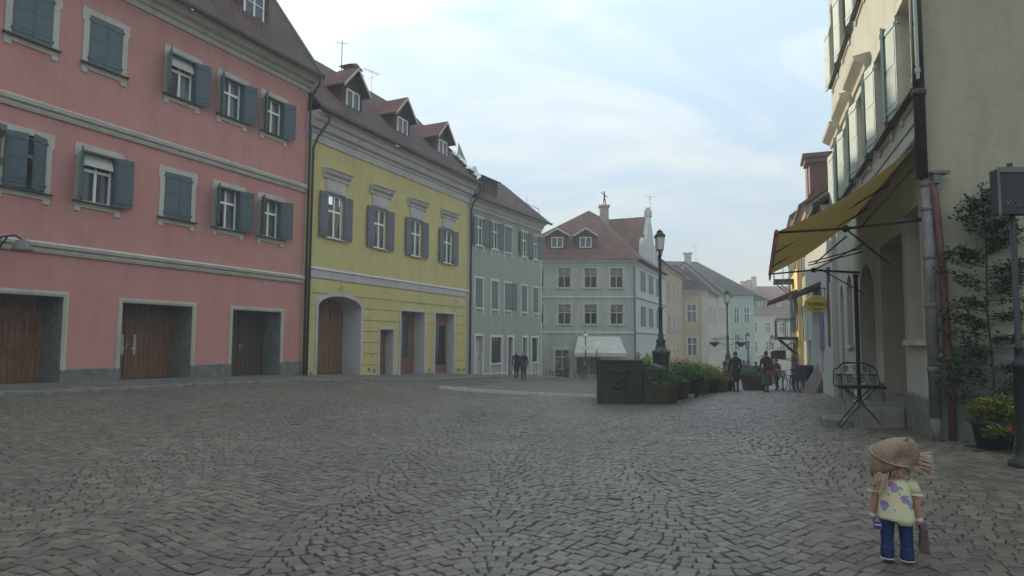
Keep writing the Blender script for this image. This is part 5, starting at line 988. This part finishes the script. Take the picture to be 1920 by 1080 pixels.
def bicycle(x, y, rz, label, fm):
    t = thing('bicycle', label, 'bicycle', (x, y, G(x, y)), rz, 'bicycles parked along the right side'); R0 = .34
    for cx in (-.53, .53):
        w = ring(MB(), (cx, 0, R0), R0, .02).build('wheel', M['rubber'], t); s = MB()
        ring(s, (cx, 0, R0), R0 - .03, .008, seg=4)
        for k in range(14): a = k * math.pi / 7; s.tube([(cx, .02 * (-1) ** k, R0), (cx + (R0 - .03) * math.cos(a), 0, R0 + (R0 - .03) * math.sin(a))], .003, 3)
        s.build('spokes', M['steel'], w)
    f = MB().tube([(-.53, 0, R0), (-.08, 0, .3), (-.2, 0, .85)], .016, 6).tube([(-.08, 0, .3), (.38, 0, .75), (.36, 0, .82)], .018, 6).tube([(-.17, 0, .7), (.38, 0, .8)], .016, 6).tube([(-.53, 0, R0), (-.18, 0, .72)], .012, 6).tube([(.36, 0, .95), (.4, 0, .72), (.46, 0, .5), (.53, 0, R0)], .016, 6); f.build('frame', fm, t)
    MB().tube([(.22, -.27, .98), (.3, -.22, 1.02), (.36, 0, .98), (.3, .22, 1.02), (.22, .27, .98)], .013, 6).build('handlebar', M['steel'], t); MB().ball((-.22, 0, .93), .14, .08, .04).build('saddle', M['blk'], t, smooth=True)
    b = MB(); 
    for zz_ in (.72, .82, .92): b.tube([(.45, -.16, zz_), (.72, -.16, zz_), (.72, .16, zz_), (.45, .16, zz_), (.45, -.16, zz_)], .008, 4)
    for yy in (-.16, -.05, .05, .16): b.tube([(.72, yy, .7), (.72, yy, .94)], .006, 4); b.tube([(.45, yy, .7), (.72, yy, .7)], .006, 4)
    b.build('basket', M['board'], t); MB().tube([(-.75, 0, R0 + .2), (-.6, 0, R0 + .38), (-.45, 0, R0 + .38), (-.3, 0, R0 + .28)], .02, 5).build('mudguard', M['iron'], t); return t
for u, y, rz, lab, fm in ((1490, 26.5, 1.0, 'nearest bicycle with basket beside the hand cart', M['iron']), (1508, 27.5, 1.5, 'bicycle parked right behind the nearest one', M['steel']), (1470, 31, 1.2, 'bicycle left of the group, behind the woman with red bag', M['lampg']), (1484, 33, 1.9, 'farthest bicycle under the white cafe awning', M['redc'])):
    p = aty(u, 735, y); bicycle(p.x, y, rz, lab, fm)
# cafe furniture before the mint house
def chair(x, y, rz, lab):
    t = thing('cafe_chair', lab, 'chair', (x, y, G(x, y)), rz, 'cafe chairs before the mint house'); MB().lathe([(.2, .44), (.2, .47)], 12).build('seat', M['brn'], t)
    for a in range(4): q = math.pi / 4 + a * math.pi / 2; MB().tube([(.15 * math.cos(q), .15 * math.sin(q), .45), (.19 * math.cos(q), .19 * math.sin(q), 0)], .012, 5).build('leg', M['iron'], t)
    MB().tube([(-.17, .17, .45), (-.17, .2, .85), (0, .22, .92), (.17, .2, .85), (.17, .17, .45)], .013, 6).tube([(-.06, .2, .45), (-.06, .21, .9)], .01, 5).tube([(.06, .2, .45), (.06, .21, .9)], .01, 5).build('backrest', M['iron'], t); return t
def table(x, y, lab):
    t = thing('cafe_table', lab, 'table', (x, y, G(x, y)), 0, 'cafe tables before the mint house'); MB().lathe([(.35, .72), (.35, .75)], 18).build('tabletop', M['steel'], t); MB().tube([(0, 0, 0), (0, 0, .72)], .025, 8).lathe([(.2, 0), (.2, .02)], 12).build('pedestal', M['iron'], t); return t
k = 0
for u, y, w_ in ((1025, 47.2, 'by the sage house corner'), (1050, 47.6, 'left of the standing waiter'), (1078, 46.8, 'right of the standing waiter'), (1104, 47.4, 'closest to the stone trough')):
    p = aty(u, 708, y); table(p.x, y, 'round cafe table ' + w_); chair(p.x - .55, y + .1, 1.5, 'iron cafe chair on the left of the table ' + w_); chair(p.x + .55, y - .1, -1.6, 'iron cafe chair on the right of the table ' + w_)
x = aty(1120, 700, 44).x; t = thing('cafe_parasol', 'beige cafe parasol peeking over the stone trough', 'parasol', (x, 44, G(x, 44))); MB().lathe([(1.2, 2.05), (.9, 2.3), (.1, 2.65), (.02, 2.7)], 8).build('canopy', M['beige'], t); MB().tube([(0, 0, 0), (0, 0, 2.6)], .03, 8).build('pole', M['iron'], t)

# ================================================================ people
def remesh(o, vox, it=4):
    r = o.modifiers.new('remesh', 'REMESH'); r.mode = 'VOXEL'; r.voxel_size = vox; r.use_smooth_shade = True
    s = o.modifiers.new('smooth', 'SMOOTH'); s.iterations = it; s.factor = .5
def hand(b, w, d, s, k=1.0, curl=.5, fr=.007):
    """palm, four unequal fingers and a side thumb; w wrist point, d direction down the hand"""
    w = Vector(w); d = Vector(d).normalized(); side = Vector((0, 1, 0)); pal = w + d * .055 * k
    b.limb(w, pal + d * .03 * k, .022 * k, .03 * k, fl=.6); inw = Vector((-s, 0, 0))
    for i, (o, L_) in enumerate(((-.024, .062), (-.008, .072), (.008, .068), (.023, .052))):
        a = pal + d * .035 * k + side * o * k; m_ = a + d * L_ * .5 * k + inw * .01 * curl; e = m_ + d * L_ * .4 * k + inw * .03 * curl; b.limb(a, m_, fr * k, fr * .95 * k, 8); b.limb(m_, e, fr * .95 * k, fr * .8 * k, 8)
    a = w + d * .03 * k - side * .022 * k; e = a + (d * .6 - side * .7 + inw * .25).normalized() * .045 * k; b.limb(a, e, fr * 1.2 * k, fr * k, 8); b.limb(e, e + (d + inw * .3).normalized() * .025 * k, fr * k, fr * .8 * k, 8)
def person(x, y, rz, H_, label, coat='blk', legs='blk', hair='hairb', stride=.15, skirt=None, coatlen=.0, hat=None, seated=False, arms=(.0, .0), shoe='blk', lean=0):
    z = G(x, y); t = thing('person', label, 'person', (x, y, z), rz, None); k = H_ / 1.75
    V = lambda *a: Vector(a) * k
    hz = .92 if not seated else .5; b = MB(); c = MB(); l = MB(); sh = MB()
    hip = V(0, 0, hz); nk = V(0, -.02 + lean, hz + .56); hd = nk + V(0, -.02, .15)
    b.limb(nk - V(0, 0, .06), nk + V(0, -.005, .07), .055 * k, .05 * k); b.ball(hd, .078 * k, .098 * k, .118 * k, 18, 12); b.ball(hd + V(0, -.1, -.015), .013 * k, .02 * k, .022 * k, 8, 6); b.ball(hd + V(0, -.075, -.075), .035 * k, .03 * k, .03 * k, 10, 7)
    for s in (-1, 1): b.ball(hd + V(s * .08, 0, -.005), .012 * k, .022 * k, .032 * k, 8, 6)
    b.limb(hip, nk - V(0, 0, .1), .11 * k, .12 * k, fl=.75)
    c.limb(hip + V(0, 0, .02), hip + V(0, lean * .4, .22), .155 * k, .15 * k, fl=.75); c.limb(hip + V(0, lean * .4, .2), hip + V(0, lean * .8, .46), .15 * k, .17 * k, fl=.7); c.limb(nk + V(-.17, 0, -.1), nk + V(.17, 0, -.1), .075 * k, .075 * k); c.limb(nk + V(0, 0, -.06), nk + V(0, 0, .0), .08 * k, .06 * k)
    if coatlen: c.limb(hip + V(0, 0, .05), hip - V(0, 0, coatlen), .17 * k, .2 * k, fl=.72)
    for s in (-1, 1):
        sw = arms[0 if s < 0 else 1]; a = nk + V(s * .2, 0, -.1); e = a + V(s * .05, sw * .5, -.29); w = e + V(-s * .0, sw - .04, -.24)
        c.limb(a, e, .06 * k, .048 * k); c.limb(e, w, .048 * k, .036 * k); hand(b, w, (w - e).normalized(), s, k * 1.05); b.limb(e, w, .04 * k, .03 * k)
        if seated: kn = hip + V(s * .1, -.42, .02); an = V(s * .1, -.42, .08)
        else: an = V(s * .09, s * stride, .08); kn = (hip + V(s * .09, 0, 0) + an) / 2 + V(0, -.03, .02)
        l.limb(hip + V(s * .085, 0, -.02), kn, .095 * k, .065 * k); l.limb(kn, an, .062 * k, .045 * k); b.limb(kn, an, .045 * k, .035 * k)
        sh.limb(an + V(0, .03, -.045), an + V(0, -.15, -.05), .04 * k, .034 * k)
    if not skirt: l.limb(hip - V(.05, 0, 0), hip + V(.05, 0, 0), .12 * k, .12 * k)
    o = b.build('body', M['skin'], t); remesh(o, .0085 * k, 2)
    e = MB(); [e.ball(hd + V(s * .03, -.088, .012), .011 * k, .008 * k, .008 * k, 8, 5) for s in (-1, 1)]; e.build('eyes', M['blk'], t); MB().ball(hd + V(0, -.098, -.055), .022 * k, .006 * k, .006 * k, 8, 5).build('mouth', M['redc'], t)
    o = c.build('coat', M[coat], t); remesh(o, .016, 3)
    if skirt:
        s = MB(); n = 20; pr_ = [(.13, .98), (.17, .85), (.2, .6), (.22, .4), (.24, .28)]; s.lathe([(r * k * (1 + .0), z_ * k) for r, z_ in pr_], n, sx=1.0, sy=.8); s.build('skirt', M[skirt], t, smooth=True); l2 = MB(); [l2.limb(V(s * .08, s * stride, .35), V(s * .08, s * stride, .08), .05 * k, .035 * k) for s in (-1, 1)]; l2.build('stockings', M['skin'], t, smooth=True)
    else: o = l.build('trousers', M[legs], t); remesh(o, .016, 3)
    sh.build('shoes', M[shoe], t, smooth=True)
    h = MB(); h.ball(hd + V(0, .02, .03), .09 * k, .1 * k, .1 * k, 16, 10)
    if hair == 'hairb' and skirt: h.ball(hd + V(0, .06, .1), .045 * k, .045 * k, .05 * k)
    h.build('hair', M[hair], t, smooth=True)
    if hat: MB().lathe([(.19 * k, hd.z + .06 * k), (.18 * k, hd.z + .075 * k), (.1 * k, hd.z + .08 * k), (.09 * k, hd.z + .17 * k), (.02, hd.z + .19 * k)], 16, (hd.x, hd.y)).build('hat', M[hat], t, smooth=True)
    return t
def pp(u, v, y): return aty(u, v, y).x, y
x, y = pp(969, 711, 38.6); person(x, y, .2, 1.72, 'grey haired person in a long dark coat, left of the strolling couple', 'blk', 'blk', 'hairg', .1, coatlen=.25, arms=(-.02, .05))
x, y = pp(982.5, 711, 38.6); person(x, y, -.1, 1.72, 'person in dark jacket and trousers, right of the strolling couple', 'navy', 'blk', 'hairb', .12, coatlen=.2, arms=(.05, -.02))
x, y = pp(1382, 733, 27.6); person(x, y, 3.1, 1.72, 'person in black coat walking away beside the plant tubs', 'blk', 'blk', 'hairb', .06, coatlen=.3, arms=(-.1, -.1))
x, y = pp(1440, 733, 27.0); WOM = person(x, y, 3.2, 1.7, 'woman in navy jacket and long grey skirt walking up the street', 'navy', 'blk', 'hairb', .1, skirt='gry', coatlen=.1, arms=(-.02, -.06))
z = G(x, y); t = thing('red_handbag', 'bright red handbag hanging at the hip of the walking woman', 'handbag', (x + .03, y - .3, z + .72)); bevel(MB().box(-.15, .15, -.05, .05, 0, .17).build('bag', M['red'], t), .03); MB().tube([(-.12, 0, .16), (-.1, .02, .5), (0, .05, .62), (.1, .02, .5), (.12, 0, .16)], .01, 6).build('strap', M['red'], t)
x, y = pp(1420, 720, 38.0); person(x, y, 2.8, 1.62, 'person in green jacket farther up the street, left of the woman with red bag', 'grn', 'navy', 'hairb', .1)
x, y = pp(1459, 725, 34.0); person(x, y, 3.4, 1.65, 'person in maroon top behind the bicycles', 'redc', 'navy', 'hairb', .08)
x, y = pp(1397, 715, 40.0); person(x, y, 3.0, 1.75, 'dark dressed person half hidden behind the man in black', 'gry', 'blk', 'hairb', .08)
x, y = pp(1063.5, 711, 46.0); person(x, y, .5, 1.75, 'person in brown coat and brimmed hat standing at the cafe', 'brn', 'blk', 'hairb', .05, coatlen=.2, hat='brn')
x, y = pp(1045, 708, 46.6); person(x, y, 1.2, 1.7, 'seated cafe guest in brown jacket left of the hatted person', 'brn', 'navy', 'hairb', seated=True)
x, y = pp(1098, 708, 46.2); person(x, y, -.6, 1.7, 'seated cafe guest in maroon top behind the stone trough', 'redc', 'gry', 'hairb', seated=True)

# ---------------------------------------------------------------- little figure in the foreground (seen from behind)
x, y = 2.82, 4.79; z = G(x, y) + .004; DR = R_(-28); dc_, ds_ = math.cos(DR), math.sin(DR); T = thing('person', 'small doll like figure from behind in brown hat, floral cream blouse and blue trousers', 'person', (x, y, z), DR)
DS = mat('doll_skin', (.4, .2, .125), .5, .06, 8, 0); BLUE = mat('blue_trousers', (.01, .03, .09), .8, .2, 7, .25); FELT = mat('brown_felt', (.25, .17, .115), .9, .14, 6, .4, 60, stain=((.1, .06, .045), 4, .5, .75)); DH = mat('ash_blond_hair', (.42, .3, .22), .6, .3, 50, .3); LACE = mat('white_lace', (.55, .5, .48), .9, .15, 60, .5)
b = MB(); b.limb((0, 0, .36), (0, 0, .56), .085, .085, fl=.75); b.limb((0, 0, .58), (0, 0, .66), .03, .028); b.ball((-.01, 0, .72), .075, .08, .09, 20, 14); b.ball((-.01, .082, .71), .012, .014, .014)
for s in (-1, 1):
    a = Vector((s * .095, 0, .575)); e = a + Vector((s * .035, .005, -.12)); w = e + Vector((s * .015, .02, -.13)); b.limb(a, e, .03, .025); b.limb(e, w, .025, .018); hand(b, w, (0, .15, -1), s, .55, .5, .0085); b.ball((s * .075 - .01, 0, .715), .012, .015, .02, 8, 6)
    b.limb((s * .055, 0, .34), (s * .06, 0, .18), .04, .03); b.limb((s * .06, 0, .18), (s * .062, 0, .05), .03, .024)
remesh(b.build('body', DS, T), .0035, 2)
e = MB(); [e.ball((-.01 + s * .03, .076, .725), .01, .006, .007, 8, 5) for s in (-1, 1)]; e.build('eyes', M['blk'], T)
b = MB()
for s in (-1, 1):
    b.limb((s * .055, 0, .33), (s * .06, 0, .19), .052, .044, 16, .95); b.limb((s * .06, 0, .19), (s * .062, 0, .075), .043, .04, 16, .95); b.lathe([(.043, .028), (.046, .04), (.045, .11)], 18, (s * .062, 0))
b.limb((-.045, 0, .35), (.045, 0, .35), .065, .065, 16, .9)
remesh(b.build('trousers', BLUE, T), .005, 3)
hm = MB(); [hm.lathe([(.044, .024), (.048, .027), (.044, .031)], 18, (s * .062, 0)) for s in (-1, 1)]; hm.build('trouser_hem', LACE, T)
sh = MB(); [sh.limb((s * .062, -.02, .017), (s * .065, .04, .016), .021, .02, 12) for s in (-1, 1)]; sh.build('shoes', M['brn'], T, smooth=True)
# blouse with flowers
def blouse_mat():
    m = bpy.data.materials.new('floral_cotton'); m.use_nodes = True; t = m.node_tree; bs = t.nodes['Principled BSDF']; bs.inputs['Roughness'].default_value = .9
    c = N(t, 'ShaderNodeTexCoord'); cur = None; sp = N(t, 'ShaderNodeSeparateXYZ'); t.links.new(c.outputs['Object'], sp.inputs[0]); fl = N(t, 'ShaderNodeCombineXYZ'); t.links.new(sp.outputs[0], fl.inputs[0]); t.links.new(sp.outputs[2], fl.inputs[1])
    n = N(t, 'ShaderNodeTexNoise'); n.inputs['Scale'].default_value = 34; n.inputs['Detail'].default_value = 2; t.links.new(fl.outputs[0], n.inputs['Vector'])
    base = N(t, 'ShaderNodeRGB'); base.outputs[0].default_value = (.56, .52, .32, 1); cur = base.outputs[0]
    def spot(cx, cz, r, col, wob):
        nonlocal cur
        d = N(t, 'ShaderNodeVectorMath', operation='DISTANCE'); t.links.new(fl.outputs[0], d.inputs[0]); d.inputs[1].default_value = (cx, cz, 0)
        a = N(t, 'ShaderNodeMath', operation='MULTIPLY_ADD'); t.links.new(n.outputs['Fac'], a.inputs[0]); a.inputs[1].default_value = wob; t.links.new(d.outputs['Value'], a.inputs[2])
        l = N(t, 'ShaderNodeMath', operation='LESS_THAN'); t.links.new(a.outputs[0], l.inputs[0]); l.inputs[1].default_value = r + wob * .5
        x = N(t, 'ShaderNodeMixRGB'); t.links.new(l.outputs[0], x.inputs[0]); t.links.new(cur, x.inputs[1]); x.inputs[2].default_value = col + (1,); cur = x.outputs[0]
    for cx, cz, k in ((-.02, .56, 1.0), (.055, .475, .85), (-.075, .43, .8), (-.085, .4, .5), (.095, .42, .6), (.03, .55, .3), (.075, .44, .45), (-.045, .5, .25), (-.01, .39, .2), (.02, .5, .2)):
        spot(cx + .02 * k, cz - .022 * k, .024 * k, (.16, .28, .33), .05); spot(cx, cz, .03 * k, (.24, .2, .38), .05); spot(cx - .005, cz + .005, .015 * k, (.42, .12, .22), .03)
    t.links.new(cur, bs.inputs['Base Color']); return m
b = MB(); n = 28; prf = [(.116, .30), (.115, .33), (.113, .4), (.109, .46), (.107, .52), (.098, .575), (.06, .615), (.035, .63)]; vs = []
for i, (r, z_) in enumerate(prf):
    for k_ in range(n):
        a = 2 * math.pi * k_ / n; w = 1 + (.05 * math.sin(a * 7 + 1) * max(0, 1 - i / 4)); zz_ = z_ + (.0 if i else (-.015 if math.cos(a) > .1 else .012)); vs.append((r * w * math.cos(a), r * w * .72 * math.sin(a), zz_))
b.add(vs, [(i * n + k_, i * n + (k_ + 1) % n, (i + 1) * n + (k_ + 1) % n, (i + 1) * n + k_) for i in range(len(prf) - 1) for k_ in range(n)])
for s in (-1, 1): b.tube([(s * .075, 0, .59), (s * .11, 0, .56), (s * .128, .002, .51)], [.04, .045, .042], 14)
o = b.build('blouse', blouse_mat(), T, smooth=True); o.modifiers.new('thick', 'SOLIDIFY').thickness = .004
fr_ = MB(); [fr_.lathe([(.043, .505), (.05, .5), (.045, .515)], 12, (s * .128, .002)) for s in (-1, 1)]; fr_.build('sleeve_frill', M['awnw'], T)
for s in (-1, 1):
    cf = MB().ball((s * .147, .022, .325), .022, .02, .018, 12, 8); [cf.ball((s * .147 + .015 * math.cos(q), .022 + .015 * math.sin(q), .315), .011, .011, .014, 8, 6) for q in (0, 1.2, 2.4, 3.6, 4.8)]; cf.build('lace_cuff', LACE, T, smooth=True)
# hair: strands hanging left, tuft blown right
hb = MB()
for k_ in range(520):
    a = random.uniform(0, 2 * math.pi); r0 = .085; p0 = Vector((-.01 + r0 * math.cos(a), r0 * .95 * math.sin(a), .74 + random.uniform(-.02, .05)))
    left = math.cos(a) < -.1; L_ = random.uniform(.17, .25) if left else random.uniform(.05, .11); d = Vector((-.25 if left else .1, .1 * math.sin(a), -1)).normalized()
    hb.tube([p0, p0 + d * L_ * .5 + Vector((random.uniform(-.012, .012), random.uniform(-.01, .01), 0)), p0 + d * L_ + Vector((random.uniform(-.02, .02), 0, 0))], [.006, .0055, .002], 5)
for k_ in range(420):
    p0 = Vector((.08, random.uniform(-.07, .04), .73 + random.uniform(-.05, .035))); q = random.uniform(-.4, .3); L_ = random.uniform(.07, .175); d = Vector((1, random.uniform(-.2, .2), q)).normalized()
    hb.tube([p0, p0 + d * L_ * .55 + Vector((0, 0, .012)), p0 + d * L_ + Vector((0, 0, random.uniform(-.02, .015)))], [.005, .004, .0015], 5)
hb.ball((-.01, 0, .72), .09, .092, .085); hb.build('hair', DH, T)
# floppy felt hat: tall folded crown over a drooping brim
b = MB(); n = 40; R2 = []
prof_h = [(.148, .0), (.15, .004), (.147, .018), (.136, .045), (.118, .075), (.092, .104), (.058, .13), (.025, .146), (.003, .15)]
vs = []
for i, (r, h_) in enumerate(prof_h):
    for k_ in range(n):
        a = 2 * math.pi * k_ / n; dent = 1 - .22 * math.exp(-((a - 4.95) / .35) ** 2) * min(1, i / 3) * (1 if i < 5 else .3); vs.append((r * math.cos(a) * 1.0 + .3 * h_, r * math.sin(a) * .8 * dent, h_ * (1 + .12 * math.cos(a - .6)) * dent))
b.add(vs, [(i * n + k_, i * n + (k_ + 1) % n, (i + 1) * n + (k_ + 1) % n, (i + 1) * n + k_) for i in range(len(prof_h) - 1) for k_ in range(n)])
hat = b.build('hat', FELT, T, smooth=True); hat.location = (.0, -.02, .775); hat.rotation_euler = (R_(26), R_(15), R_(0)); hat.scale = (1.04, 1, 1.08); hat.modifiers.new('thick', 'SOLIDIFY').thickness = .006
rim = MB().tube([(.15 * math.cos(2 * math.pi * k_ / n), .15 * .8 * math.sin(2 * math.pi * k_ / n), .002) for k_ in range(n + 1)], .0035, 6).build('hat_seam', DH, hat)
b = MB(); vs = []
for i, (r, h_) in enumerate([(.14, .0), (.15, -.05), (.155, -.11), (.145, -.17)]):
    for k_ in range(n + 1):
        a = math.pi * .62 + math.pi * 1.15 * k_ / n; dr = 1 + .03 * math.sin(a * 6); vs.append((r * dr * math.cos(a) * .98, r * .72 * dr * math.sin(a), h_ * (.62 - .45 * math.cos(a))))
b.add(vs, [(i * (n + 1) + k_, i * (n + 1) + k_ + 1, (i + 1) * (n + 1) + k_ + 1, (i + 1) * (n + 1) + k_) for i in range(3) for k_ in range(n)]); o = b.build('hat_flap', FELT, T, smooth=True); o.location = (0, 0, .79); o.modifiers.new('thick', 'SOLIDIFY').thickness = .005
# bag and tag
t = thing('brown_bag', 'brown bag in the right hand of the small figure', 'bag', (x + .165 * dc_ - .02 * ds_, y + .165 * ds_ + .02 * dc_, z + .1), DR); bevel(MB().prof([(-.03, 0), (.034, 0), (.028, .18), (-.018, .19)], -.07, .07, axis='y').build('bag', mat('bag_leather', (.09, .06, .05), .6, .3, 6, .3), t), .012); MB().tube([(-.02, 0, .17), (-.022, 0, .2), (0, 0, .215), (.022, 0, .2), (.02, 0, .17)], .005, 6).build('handle', M['brn'], t)
t = thing('purple_purse', 'tiny purple purse with white stripe at the left hand of the small figure', 'purse', (x - .118 * dc_ + .05 * ds_, y - .118 * ds_ - .05 * dc_, z + .235), DR); bevel(MB().box(-.028, .028, -.008, .008, 0, .055).build('purse', mat('purple_cloth', (.08, .04, .2), .8, .2, 9, .1), t), .004); MB().box(-.02, .02, -.0095, -.0082, .03, .036).build('stripe', M['white'], t); MB().tube([(-.02, 0, .05), (-.02, 0, .085), (.01, 0, .09), (.02, 0, .05)], .003, 5).build('strap', M['brn'], t)
# wall lamp at the left edge
p = PA + PD * 3.75; t = thing('wall_lamp', 'grey shaded wall lamp on a dark bracket at the left edge of the pink house', 'wall lamp', (p[0], p[1], 0), rot_of(PD)); MB().tube([(-.3, 0, 3.75), (-.28, -.35, 4.05), (-.1, -.6, 4.1), (.0, -.7, 4.0)], .025, 7).tube([(-.3, 0, 3.2), (-.28, -.2, 3.7), (-.2, -.45, 4.05)], .02, 6).build('bracket', M['iron'], t); MB().lathe([(.24, 3.72), (.23, 3.76), (.14, 3.95), (.05, 4.02)], 18, (0, -.72)).build('lamp_shade', M['pipeg'], t, smooth=True)
# ---------------------------------------------------------------- haze
HZ = 0.0028
if HZ:
    m = bpy.data.materials.new('haze_air'); m.use_nodes = True; t = m.node_tree; t.nodes.clear(); o = N(t, 'ShaderNodeOutputMaterial'); v = N(t, 'ShaderNodeVolumePrincipled'); v.inputs['Color'].default_value = (.86, .88, .87, 1); v.inputs['Density'].default_value = HZ; v.inputs['Anisotropy'].default_value = .2; t.links.new(v.outputs[0], o.inputs['Volume'])
    hb_ = MB().box(-640, 700, -140, 960, -6.5, 24).build('haze', m); struct(hb_, 'stuff')
